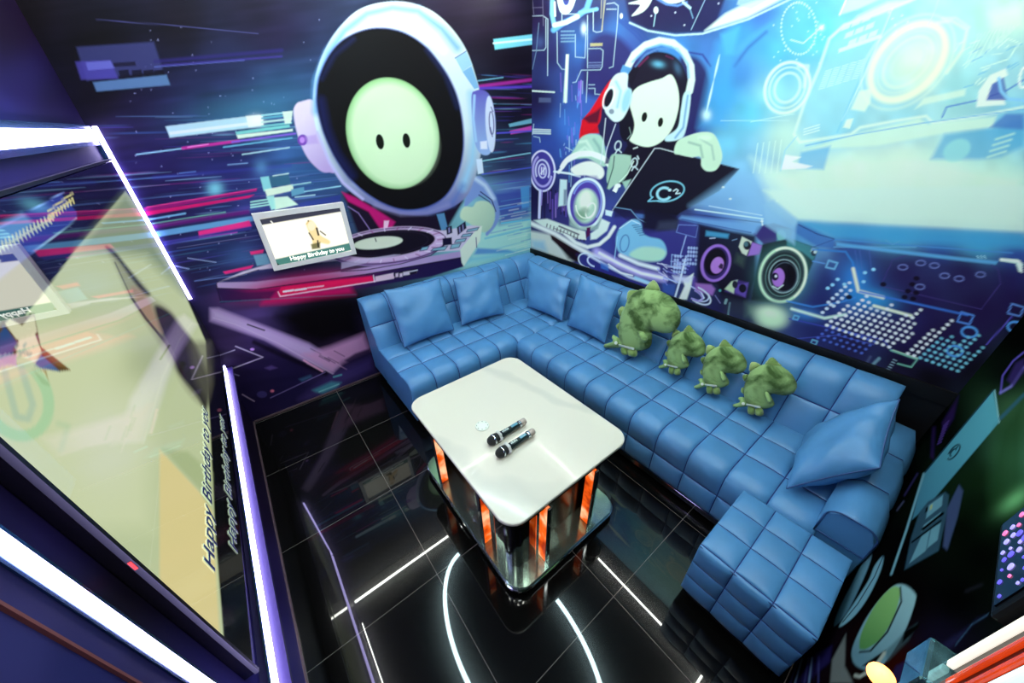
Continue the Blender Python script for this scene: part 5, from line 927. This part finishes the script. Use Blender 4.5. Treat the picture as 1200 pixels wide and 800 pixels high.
def corner_panel(cx, cy, a0):
    bm = bmesh.new(); n = 10; r0, r1 = .052, .062; pts = []
    A = [math.radians(a0+90*k/n) for k in range(n+1)]
    ca, sa = math.cos(A[0]), math.sin(A[0]); cb, sb = math.cos(A[-1]), math.sin(A[-1])
    tA = Vector((sa, -ca))*.075; tB = Vector((-sb, cb))*.075
    out = [Vector((cx+r1*ca, cy+r1*sa))+tA]+[Vector((cx+r1*math.cos(a), cy+r1*math.sin(a))) for a in A]+[Vector((cx+r1*cb, cy+r1*sb))+tB]
    inn = [Vector((cx+r0*ca, cy+r0*sa))+tA]+[Vector((cx+r0*math.cos(a), cy+r0*math.sin(a))) for a in A]+[Vector((cx+r0*cb, cy+r0*sb))+tB]
    loop = out+inn[::-1]; lo = [bm.verts.new((*q, .062)) for q in loop]; hi = [bm.verts.new((*q, TZ-.034)) for q in loop]; L = len(loop)
    for k in range(L): bm.faces.new((lo[k], lo[(k+1) % L], hi[(k+1) % L], hi[k]))
    bm.faces.new(lo[::-1]); bm.faces.new(hi); under(from_bm('corner_panel', bm, M_BMIRROR, TAB))
    bm = bmesh.new()
    for q in (out[0].lerp(inn[0], .5), out[-1].lerp(inn[-1], .5)): box(bm, q.x-.004, q.x+.004, q.y-.004, q.y+.004, .062, TZ-.034)
    under(from_bm('edge_strip', bm, mat('copper_lit_edge', (220, 150, 110), rough=.15, metal=1, emit=(230, 110, 50), estr=.35), TAB))
for cx, cy, a0 in ((.550, .742, 180), (1.05, .742, 270), (1.05, 1.44, 0), (.550, 1.44, 90)): corner_panel(cx, cy, a0)
M_COPPER = mat('copper_lit_frame', (220, 150, 110), rough=.15, metal=1)
def fin(x0, x1, y0, y1, edge):
    """an upright amber glass fin standing out from the core, with a bright metal nosing along its outer edge"""
    bm = bmesh.new(); box(bm, x0, x1, y0, y1, .066, TZ-.036, .002); a = under(from_bm('amber_panel', bm, M_AMBER, TAB)); a['label'] = 'glowing amber glass panel'
    bm = bmesh.new(); box(bm, *edge, .062, TZ-.034); under(from_bm('panel_nosing', bm, M_CHROME, TAB))
for x in (.645, .945):
    fin(x-.007, x+.007, .622, .672, (x-.010, x+.010, .614, .622)); fin(x-.007, x+.007, 1.45, 1.528, (x-.010, x+.010, 1.528, 1.536))
for y in (.885, 1.34):
    fin(.458, .500, y-.007, y+.007, (.450, .458, y-.010, y+.010)); fin(1.06, 1.138, y-.007, y+.007, (1.138, 1.146, y-.010, y+.010))
for y in (1.02, 1.20):
    bm = bmesh.new(); lathe(bm, [(.045, 0), (.052, .004), (.052, .012), (.040, .014), (.034, .006), (.012, .006), (.010, .012), (.004, .013)], 28, 'X', (0, 0, 0))
    for v in bm.verts: v.co = Vector((.562-v.co.x, y+v.co.y, .32+v.co.z))
    under(from_bm('round_dial', bm, M_CHROME, TAB, smooth=False))['label'] = 'round chrome dial on the black core'

# microphones lying on the top
M_MICBODY = mat('dark_green_mic_enamel', (24, 40, 42), rough=.3, metal=.3); M_GRILLE = mat('black_mic_grille', (12, 11, 12), rough=.6, bump=1.0, bscale=900)
M_SILICONE = mat('pale_silicone_ring', (206, 206, 200), rough=.5); M_MICEND = mat('pinkish_grey_mic_cap', (176, 160, 150), rough=.4, metal=.3); M_LCD = mat('small_teal_display', (70, 120, 140), rough=.2, emit=(80, 140, 160), estr=.25); M_INK = mat('pale_print', (190, 206, 200), rough=.5)
def mic(label, a, b):
    a, b = Vector(a), Vector(b); L = .232; d = (b-a).normalized(); t = thing('microphone', label, 'microphone', (a.x, a.y, TZ), group='microphones on the table')
    ang = math.atan2(d.y, d.x); t.rotation_euler = (0, 0, ang); R = .0255
    def part(nm, prof, m, n=28, par=t):
        bm = bmesh.new(); lathe(bm, prof, n, 'X', (0, 0, R)); return from_bm(nm, bm, m, par, smooth=True)
    part('grille', [(.004, -.026), (.012, -.025), (.019, -.019), (.0235, -.008), (.0255, .008), (.0245, .024), (.021, .034)], M_GRILLE)
    part('grille_band', [(.0262, .004), (.0268, .006), (.0268, .0095), (.0262, .0115)], M_CHROME)
    bm = bmesh.new(); pr = [(.0245+.003*math.cos(6*k*PI/36*1), 0) for k in range(1)]
    # six-sided anti-roll ring
    for z0, z1, k in ((.034, .048, 1.0),):
        out = [((.0295+.0025*math.cos(6*q))*math.cos(q), (.0295+.0025*math.cos(6*q))*math.sin(q)) for q in [2*PI*i/48 for i in range(48)]]
        lo = [bm.verts.new((z0, y*.86, R+z*.86)) for y, z in out]; hi = [bm.verts.new((z1, y*.86, R+z*.86)) for y, z in out]; mi = [bm.verts.new(((z0+z1)/2, y, R+max(z, -R+.0005))) for y, z in out]
        for A, B in ((lo, mi), (mi, hi)):
            for i in range(48): bm.faces.new((A[i], A[(i+1) % 48], B[(i+1) % 48], B[i]))
        bm.faces.new(lo[::-1]); bm.faces.new(hi)
    from_bm('anti_roll_ring', bm, M_SILICONE, t, smooth=True)
    bd = part('handle', [(.0175, .046), (.0168, .10), (.0160, .168)], M_MICBODY)
    bm = bmesh.new(); box(bm, .118, .158, -.008, .008, R+.0135, R+.0172, .001); from_bm('display', bm, M_LCD, bd)
    bm = bmesh.new()
    for i in range(5): box(bm, .062+i*.008, .067+i*.008, -.006, .006 if i % 2 else .003, R+.0158, R+.0182)
    from_bm('print', bm, M_INK, bd)
    part('collar', [(.0175, .166), (.0185, .169), (.0185, .176), (.0165, .179)], M_CHROME)
    part('end_cap', [(.0160, .178), (.0172, .186), (.0172, .206), (.0150, .2105), (.004, .212)], M_MICEND)
    return t
mic('black headed microphone beside the pale disc on the table', at_z(577, 515.5, TZ+.0255), at_z(612, 494.5, TZ+.0255))
mic('black headed microphone nearer the rounded front corner of the table', at_z(587, 530, TZ+.0255), at_z(622, 507, TZ+.0255))
c = at_z(565, 498.5, TZ+.006); DISC = thing('round_coaster', 'pale round disc with a ring of dark dashes beside the microphones', 'coaster', (c.x, c.y, TZ))
bm = bmesh.new(); lathe(bm, [(.034, 0), (.036, .002), (.036, .006), (.033, .008), (.024, .008), (.022, .006), (.004, .006)], 36); from_bm('disc', bm, mat('pale_acrylic', (222, 226, 212), rough=.25, coat=.5), DISC, smooth=False)
bm = bmesh.new()
for k in range(8):
    a = 2*PI*k/8+.2; q = Vector((.0285*math.cos(a), .0285*math.sin(a), 0)); u = Vector((-math.sin(a), math.cos(a), 0))*.0042; v = Vector((math.cos(a), math.sin(a), 0))*.0014
    hexa(bm, [q-u-v+Vector((0, 0, .0075)), q+u-v+Vector((0, 0, .0075)), q+u+v+Vector((0, 0, .0075)), q-u+v+Vector((0, 0, .0075)), q-u-v+Vector((0, 0, .0086)), q+u-v+Vector((0, 0, .0086)), q+u+v+Vector((0, 0, .0086)), q-u+v+Vector((0, 0, .0086))])
from_bm('dash_marks', bm, mat('grey_green_marks', (96, 110, 96), rough=.5), DISC)

# ------------------------------------------------------------------ lettering
def words(name, txt, m, parent, o, ux, uy, size, bold=0.0, lift=.001, space=1.0):
    cu = bpy.data.curves.new(name, 'FONT'); cu.body = txt; cu.size = 1.0; cu.offset = bold; cu.space_character = space; cu.resolution_u = 3; cu.extrude = .0
    tmp = bpy.data.objects.new('tmp', cu); COL.objects.link(tmp); bpy.context.view_layer.update()
    me = bpy.data.meshes.new_from_object(tmp.evaluated_get(bpy.context.evaluated_depsgraph_get())); bpy.data.objects.remove(tmp)
    ux, uy = Vector(ux), Vector(uy); n = ux.cross(uy).normalized(); o = Vector(o)
    for v in me.vertices: v.co = o+ux*v.co.x*size+uy*v.co.y*size+n*(lift)
    me.materials.clear(); ob = link(name, me, m, parent); sol = ob.modifiers.new('depth', 'SOLIDIFY'); sol.thickness = .0008; sol.offset = 0
    return ob
M_TEXT = mat('lit_white_lettering', (230, 230, 220), emit=(244, 240, 226), estr=1.0); M_TEXTD = mat('lit_dark_lettering', (20, 24, 50), emit=(34, 40, 90), estr=.6); M_TEXTP = mat('lit_pale_outline', (160, 170, 150), emit=(150, 164, 140), estr=.8)

# ------------------------------------------------------------------ large wall screen on the left
TVX, TVY0, TVY1, TVZ0, TVZ1 = -.362, .722, 2.722, .636, 1.770
TV = thing('wall_screen', 'huge glossy wall screen with a pale birthday picture on the left wall', 'screen', (XL, 1.72, TVZ0))
def art_tv(p):
    k5, k0, kb = K((0, 200), 3.636), K((0, 400), 3.636), K((0, 330), 6.667)
    p.c[:] = lin((3, 3, 4)); pale = (176, 188, 146)
    p.poly([(147, 224), (88, 293), (46, 350), (22, 376), (-60, 430), (-60, 560), (300, 900), (262, 745), (252, 620), (247, 515), (241, 400), (216, 343), (160, 240)], pale, soft=1.2)
    p.poly([(147, 224), (88, 293), (170, 300), (216, 343), (160, 240)], (104, 124, 92), soft=8, a=.8); p.poly(k0(-40, -60, 480, -60, 640, 200, 640, 800, 200, 800, -100, 420), (190, 200, 158), soft=16)
    p.glow(175, 420, 40, 24, (140, 152, 112), rot=-40, a=.6); p.glow(125, 520, 40, 60, (196, 204, 176), a=.8)
    p.poly(k0(680, 460, 850, 640, 905, 720, 945, 1400, 680, 1010), (204, 192, 134), soft=2); p.poly(k0(690, 455, 850, 630, 905, 720, 905, 560, 800, 470), (150, 166, 118), soft=3, a=.7)
    # dark haired figure streaked along the far edge of the picture
    p.poly(p.smooth(k5(452, 325, 480, 345, 540, 420, 600, 470, 650, 540, 720, 590, 770, 660, 840, 760, 900, 860, 880, 1000, 800, 940, 720, 800, 620, 640, 545, 520, 490, 400)), (96, 92, 74), soft=4, a=.55)
    p.poly(p.smooth(k5(452, 325, 490, 345, 540, 405, 600, 480, 640, 525, 610, 520, 545, 440, 500, 380)), (40, 38, 32), soft=2, a=.85)
    p.poly(p.smooth(k5(660, 580, 720, 600, 770, 660, 830, 740, 860, 820, 890, 900, 880, 1020, 840, 960, 760, 860, 740, 790, 690, 690)), (20, 14, 16), soft=3, a=.92); p.poly(p.smooth(k5(560, 500, 600, 510, 640, 560, 670, 640, 690, 690, 640, 650, 590, 580)), (150, 112, 92), soft=3, a=.7); p.line(k5(560, 540, 620, 630, 700, 720, 790, 880), 2, (50, 34, 34), soft=1.4, a=.9)
    p.line(k5(490, 390, 560, 540, 640, 650, 700, 730), 1.4, (60, 56, 48), soft=1.2, a=.8); p.poly(k0(800, 0, 900, 0, 905, 180, 880, 260, 830, 160), (90, 92, 70), soft=5, a=.7)
    # star emblem
    for q, c in ((kb(-20, 330, 265, 240, 290, 360, 320, 510, 550, 690, 460, 700, 250, 660, 100, 640, -60, 600), (96, 74, 34)), (kb(265, 255, 170, 340, 80, 290, 40, 330, 130, 450, 200, 480, 290, 395), (196, 196, 160)), (kb(30, 340, 130, 470, 60, 640, -60, 580, -20, 450), (40, 78, 130)),
                 (kb(150, 455, 270, 400, 325, 545, 255, 665, 110, 630), (206, 204, 168)), (kb(265, 640, 320, 570, 470, 700, 270, 668), (52, 104, 150)), (kb(250, 680, 360, 690, 390, 820, 330, 800), (150, 140, 84)), (kb(268, 690, 345, 700, 380, 790), (206, 206, 166)), (kb(320, 510, 550, 690, 460, 660, 330, 560), (120, 92, 40))):
        p.poly(q, c, soft=.9)
    for i in range(14):
        x, y = p.rng.uniform(110, 230), p.rng.uniform(500, 630); p.line(kb(x, y, x+30, y-25), 1.4, (110, 160, 140), a=.8)
    # round ring logo
    c = k0(70, 240)[0]; p.ell(*c, 36, 46, (150, 196, 150), rot=-24, ring=13, a=.75, soft=1.5); p.ell(*c, 36, 46, (166, 140, 186), rot=-24, ring=13, a=.7, soft=1.5, arc=(180, 300)); p.line(k0(20, 130, 70, 320, 120, 330, 140, 270, 90, 110), 8, (150, 180, 160), a=.6, soft=2); p.line(k0(250, 350, 290, 360, 260, 460), 6, (160, 190, 150), a=.5, soft=3)
    # reflection of a blue sign board, painted into the picture near the top
    k2 = K((0, 220), 6.667)
    p.poly(k2(-60, 320, 180, 200, 480, 50, 520, 90, 600, 190, 600, 240, 200, 560, -60, 760), (44, 60, 150), soft=1.2, a=.9); p.poly(k2(-60, 300, 170, 190, 260, 270, 130, 420, -60, 480), (90, 150, 190), soft=3, a=.7); p.line(k2(-20, 320, 180, 215, 500, 30), 1.2, (120, 150, 210)); p.line(k2(200, 555, 600, 240), 1.4, (130, 170, 190))
    for i in range(16):
        x, y = -20+i*28, 530-i*17; h = 120-i*3; p.line(k2(x, y, x-18, y-h*.5, x+14, y-h*.35, x+6, y-h*.9), 2.0, (190, 204, 170), a=.75)
    for i in range(9):
        x, y = 375+i*22, 240-i*16; p.line(k2(x, y, x+14, y-34, x+26, y+6), 1.8, (206, 200, 130), a=.85); p.line(k2(x, y-60, x+18, y-70), 2, (206, 200, 130), a=.8)
TVM = paintmat('lit_screen_picture', rough=.02, spec=1.0, emit=.95)
TVM.node_tree.nodes['Principled BSDF'].inputs['IOR'].default_value = 2.9
bm = bmesh.new(); box(bm, XL, TVX-.004, TVY0-.012, TVY1+.004, TVZ0-.012, TVZ1+.012, .003); tvb = from_bm('bezel', bm, mat('gloss_black_bezel', (7, 6, 9), rough=.12, coat=.5), TV)
under(tvb)
g, V = sheet('picture_glass', (TVX, TVY0, TVZ0), (0, TVY1-TVY0, 0), (0, 0, TVZ1-TVZ0), 480, 272, TVM, TV); pt = Paint(V); art_tv(pt); pt.apply(g.data); under(g)
for nm, box_ in (('bezel_edge', (TVX-.006, TVX+.004, TVY0-.014, TVY0-.004, TVZ0-.012, TVZ1+.012)), ('bezel_edge', (TVX-.006, TVX+.002, TVY0-.014, TVY1+.004, TVZ1+.004, TVZ1+.012))):
    bm = bmesh.new(); box(bm, *box_); under(from_bm(nm, bm, mat('black_bezel_edge', (10, 10, 14), rough=.35), TV))
def tvtext(txt, px, size, bold, m, par, lift, dz=0.0):
    o = at_x(px[0], px[1], TVX); return under(words('caption', txt, m, par, (TVX, o.y, o.z+dz), (0, 1, 0), (0, 0, 1), size, bold, lift))
for px in ((251, 672), (278, 650)):
    tvtext('Happy Birthday to you', px, .088, .03, M_TEXTP, TV, .0015); tvtext('Happy Birthday to you', px, .088, .004, M_TEXTD, TV, .0022)
bm = bmesh.new(); q = at_x(157, 662, TVX); box(bm, TVX-.004, TVX+.001, TVY0-.0155, TVY0-.012, q.z-.012, q.z+.012); under(from_bm('standby_light', bm, mat('red_standby_light', (190, 40, 40), emit=(220, 60, 60), estr=1.2), TV))['label'] = 'small red standby light'

# white light bars framing the screen
M_BAR = mat('white_light_bar', (250, 246, 236), emit=(196, 184, 255), estr=15)
M_CHAN = mat('blue_grey_reflector', (90, 130, 170), rough=.18, metal=.9)
def bar(label, p0, p1, wdir, w, lift=.012, name='light_bar', m=M_BAR):
    p0, p1, wd = Vector(p0), Vector(p1), Vector(wdir); n = Vector((1, 0, 0)) if abs(wd.x) < .5 else Vector((0, 1, 0)); t = thing(name, label, 'light', p0, group='light bars around the wall screen')
    for nm, ww, a, b, mm in (('reflector_channel', w*1.9, 0, lift*.5, M_CHAN), ('diffuser', w, lift*.5, lift, m)):
        bm = bmesh.new(); hexa(bm, [p0-wd*ww/2+n*a, p0+wd*ww/2+n*a, p1+wd*ww/2+n*a, p1-wd*ww/2+n*a, p0-wd*ww/2+n*b, p0+wd*ww/2+n*b, p1+wd*ww/2+n*b, p1-wd*ww/2+n*b])
        under(from_bm(nm, bm, mm, t))
    return t
bar('thick white light bar above the wall screen', (XL, .60, 1.872), (XL, 2.70, 1.880), (0, 0, 1), .042, lift=.040)
bm = bmesh.new(); hexa(bm, [(XL, .5, .495), (XL+.075, .5, .495), (XL+.052, 2.74, .495), (XL, 2.74, .495), (XL, .5, .512), (XL+.075, .5, .512), (XL+.052, 2.74, .512), (XL, 2.74, .512)]); struct(from_bm('trim_shield', bm, mat('violet_shield_ledge', (46, 34, 84), rough=.4)))  # ledge added under the lower bar to keep its reflection off the floor
bar('slim white light bar at the far edge of the wall screen', (XL+.002, YB-.012, 1.02), (XL+.002, YB-.012, 1.915), (0, 1, 0), .006, lift=.036)
bar('white light bar below the wall screen, above the floor tiles', (XL+.034, .55, .53), (XL+.010, 2.72, .53), (0, 0, 1), .030)
bar('wide white light bar at the near edge of the wall screen', (XL, .628, .50), (XL, .628, 1.85), (0, 1, 0), .025, lift=.006)

# ------------------------------------------------------------------ small monitor on the back wall
MON = thing('small_monitor', 'small white framed monitor showing a birthday song on the back wall', 'screen', (.375, YB, 1.09))
MX0, MX1, MZ0, MZ1, MY = .106, .640, 1.094, 1.452, 2.709
bm = bmesh.new(); fw = .030
for b_ in ((MX0, MX1, MZ0, MZ0+fw), (MX0, MX1, MZ1-fw, MZ1), (MX0, MX0+fw, MZ0+fw, MZ1-fw), (MX1-fw, MX1, MZ0+fw, MZ1-fw)): box(bm, b_[0], b_[1], MY, YB-.005, b_[2], b_[3])
under(from_bm('monitor_frame', bm, mat('pearl_white_frame', (226, 216, 212), rough=.35), MON))
def art_mon(p):
    k = K((290, 220), 7.27)
    p.c[:] = lin((250, 246, 226))*1.0; p.poly(k(90, 270, 810, 150, 815, 200, 110, 320), (64, 66, 84), soft=.8); p.line(k(200, 285, 215, 300), 1.2, (240, 240, 230)); p.poly(k(230, 610, 885, 465, 890, 530, 260, 690), (70, 124, 116), soft=.8); p.poly(k(235, 630, 300, 672, 245, 680), (16, 16, 20))
    p.poly(p.smooth(k(500, 300, 540, 275, 585, 320, 620, 400, 700, 450, 690, 480, 620, 470, 600, 500, 560, 490, 545, 420, 520, 370)), (230, 206, 150), soft=1); p.ell(*k(545, 325)[0], 4.4, 5.6, (240, 220, 186)); p.line(k(525, 385, 560, 440), 1.6, (60, 50, 40)); p.line(k(590, 345, 605, 400), 2.2, (50, 44, 40)); p.line(k(620, 370, 665, 402), 1.4, (70, 56, 40)); p.poly(k(540, 480, 620, 460, 620, 515, 550, 525), (120, 116, 76), soft=1); p.line(k(598, 450, 604, 500), 1.6, (40, 40, 40))
    p.line(k(500, 310, 520, 290), .8, (200, 170, 110)); p.ell(*k(518, 282)[0], .8, .8, (40, 40, 40))
g, V = sheet('screen', (MX0+fw-.003, MY+.008, MZ0+fw-.003), (MX1-MX0-2*fw+.006, 0, 0), (0, 0, MZ1-MZ0-2*fw+.006), 300, 190, paintmat('lit_monitor_picture', rough=.25, emit=1.15), MON); pt = Paint(V); art_mon(pt); pt.apply(g.data); under(g)
bm = bmesh.new(); box(bm, MX0+.01, MX1-.01, MY+.012, YB-.002, MZ0+.01, MZ1-.01); under(from_bm('back_shell', bm, M_BLACK, MON))
q = at_y(340, 304, MY+.006); e = at_y(404, 288, MY+.006); under(words('caption', 'Happy Birthday to you', M_TEXT, MON, (q.x, MY+.006, MZ0+fw+.014), (1, 0, 0), (0, 0, 1), .038, .025, .001))

# ------------------------------------------------------------------ controls on the wall at the right
YW = YF
def wq(x, y, off): return at_y(x, y, YW+off)
TS = thing('touch_panel', 'wall mounted black touch panel showing violet icons at the right edge', 'touch screen', (.95, YW, 1.1))
a, b_ = wq(1162, 721, .03), wq(1168, 618, .03); X0t, X1t, Z0t = a.x, b_.x, (a.z+b_.z)/2; Z1t = Z0t+.24
bm = bmesh.new(); box(bm, X0t, X1t, YW, YW+.030, Z0t, Z1t, .006); under(from_bm('panel_body', bm, mat('black_panel_plastic', (8, 8, 10), rough=.5, spec=.2), TS))
bm = bmesh.new(); box(bm, X0t+.012, X1t-.012, YW+.029, YW+.032, Z0t+.014, Z1t-.014); under(from_bm('panel_glass', bm, mat('dark_display_glass', (6, 5, 10), rough=.12, spec=.15), TS))
M_ICON = [mat('lit_violet_icon', (90, 80, 200), emit=(96, 86, 214), estr=.9), mat('lit_lilac_icon', (160, 150, 230), emit=(160, 150, 236), estr=.9), mat('lit_pink_icon', (220, 110, 170), emit=(226, 110, 160), estr=.9)]
rr = random.Random(4)
for i in range(8):
    for j in range(13):
        if rr.random() < .2: continue
        cx, cz, r = X0t+.028+i*(X1t-X0t-.056)/7+rr.uniform(-.006, .006), Z0t+.026+j*.0155+rr.uniform(-.004, .004), rr.uniform(.0025, .0062)
        bm = bmesh.new(); lathe(bm, [(r, 0), (r, .0015)], 14, 'Y', (cx, YW+.0318, cz)); under(from_bm('icon', bm, M_ICON[rr.choice([0, 0, 0, 1, 1, 2])], TS))
LC = thing('light_column', 'upright white and orange light column on the wall at the right edge', 'light', (.74, YW, .95))
bt = wq(1104, 776, .03); tp = wq(1199, 714, .03); xw = (bt.x+tp.x)/2
bm = bmesh.new(); box(bm, xw-.17, xw+.028, YW, YW+.018, bt.z-.02, 1.75, .004); under(from_bm('backing', bm, mat('dark_glossy_backing', (12, 9, 10), rough=.3, spec=.3), LC))
bm = bmesh.new(); box(bm, xw-.005, xw+.005, YW+.018, YW+.026, bt.z, 1.74, .002); under(from_bm('white_tube', bm, mat('warm_white_tube', (236, 232, 214), emit=(236, 230, 212), estr=.85), LC))
for dx in (-.026, -.052):
    bm = bmesh.new(); box(bm, xw+dx-.006, xw+dx+.006, YW+.016, YW+.022, bt.z-.01, 1.74, .003); under(from_bm('orange_tube', bm, mat('orange_tube', (220, 70, 20), rough=.2, emit=(206, 58, 14), estr=.7, vary=.6, vscale=14), LC))
bm = bmesh.new(); box(bm, xw-.085, xw-.075, YW+.016, YW+.026, bt.z-.01, 1.74, .003); under(from_bm('white_tube', bm, mat('blue_white_tube', (206, 220, 230), emit=(200, 220, 236), estr=1.1), LC))
q = wq(1090, 782, .02); bm = bmesh.new(); box(bm, xw-.05, xw+.034, YW, YW+.045, bt.z-.075, bt.z-.005, .006); under(from_bm('glass_end_block', bm, mat('bright_glass_block', (120, 170, 180), rough=.05, metal=.8, vary=.5, vscale=30), LC))
q = wq(1034, 793, .03); AL = thing('amber_wall_lamp', 'small glowing amber globe lamp at the bottom right of the wall', 'lamp', (q.x, YW, q.z))
bm = bmesh.new(); bmesh.ops.create_uvsphere(bm, u_segments=20, v_segments=12, radius=.020)
for v in bm.verts: v.co += Vector((q.x, YW+.032, q.z))
under(from_bm('globe', bm, mat('glowing_amber_globe', (255, 190, 120), emit=(255, 150, 70), estr=5), AL, smooth=True))
bm = bmesh.new(); lathe(bm, [(.016, 0), (.016, .008), (.009, .012), (.009, .018)], 20, 'Y', (q.x, YW, q.z)); under(from_bm('lamp_base', bm, M_CHROME, AL))

# ------------------------------------------------------------------ view
w = bpy.data.worlds.new('world'); SC.world = w; w.use_nodes = True
w.node_tree.nodes['Background'].inputs['Color'].default_value = (0.02, 0.015, 0.04, 1); w.node_tree.nodes['Background'].inputs['Strength'].default_value = .2
SC.view_settings.view_transform = 'Standard'; SC.view_settings.look = 'None'; SC.view_settings.gamma = 1.0; SC.view_settings.use_curve_mapping = False
SC.view_settings.exposure = 0.2
SC.cycles.max_bounces = 8; SC.cycles.use_denoising = True
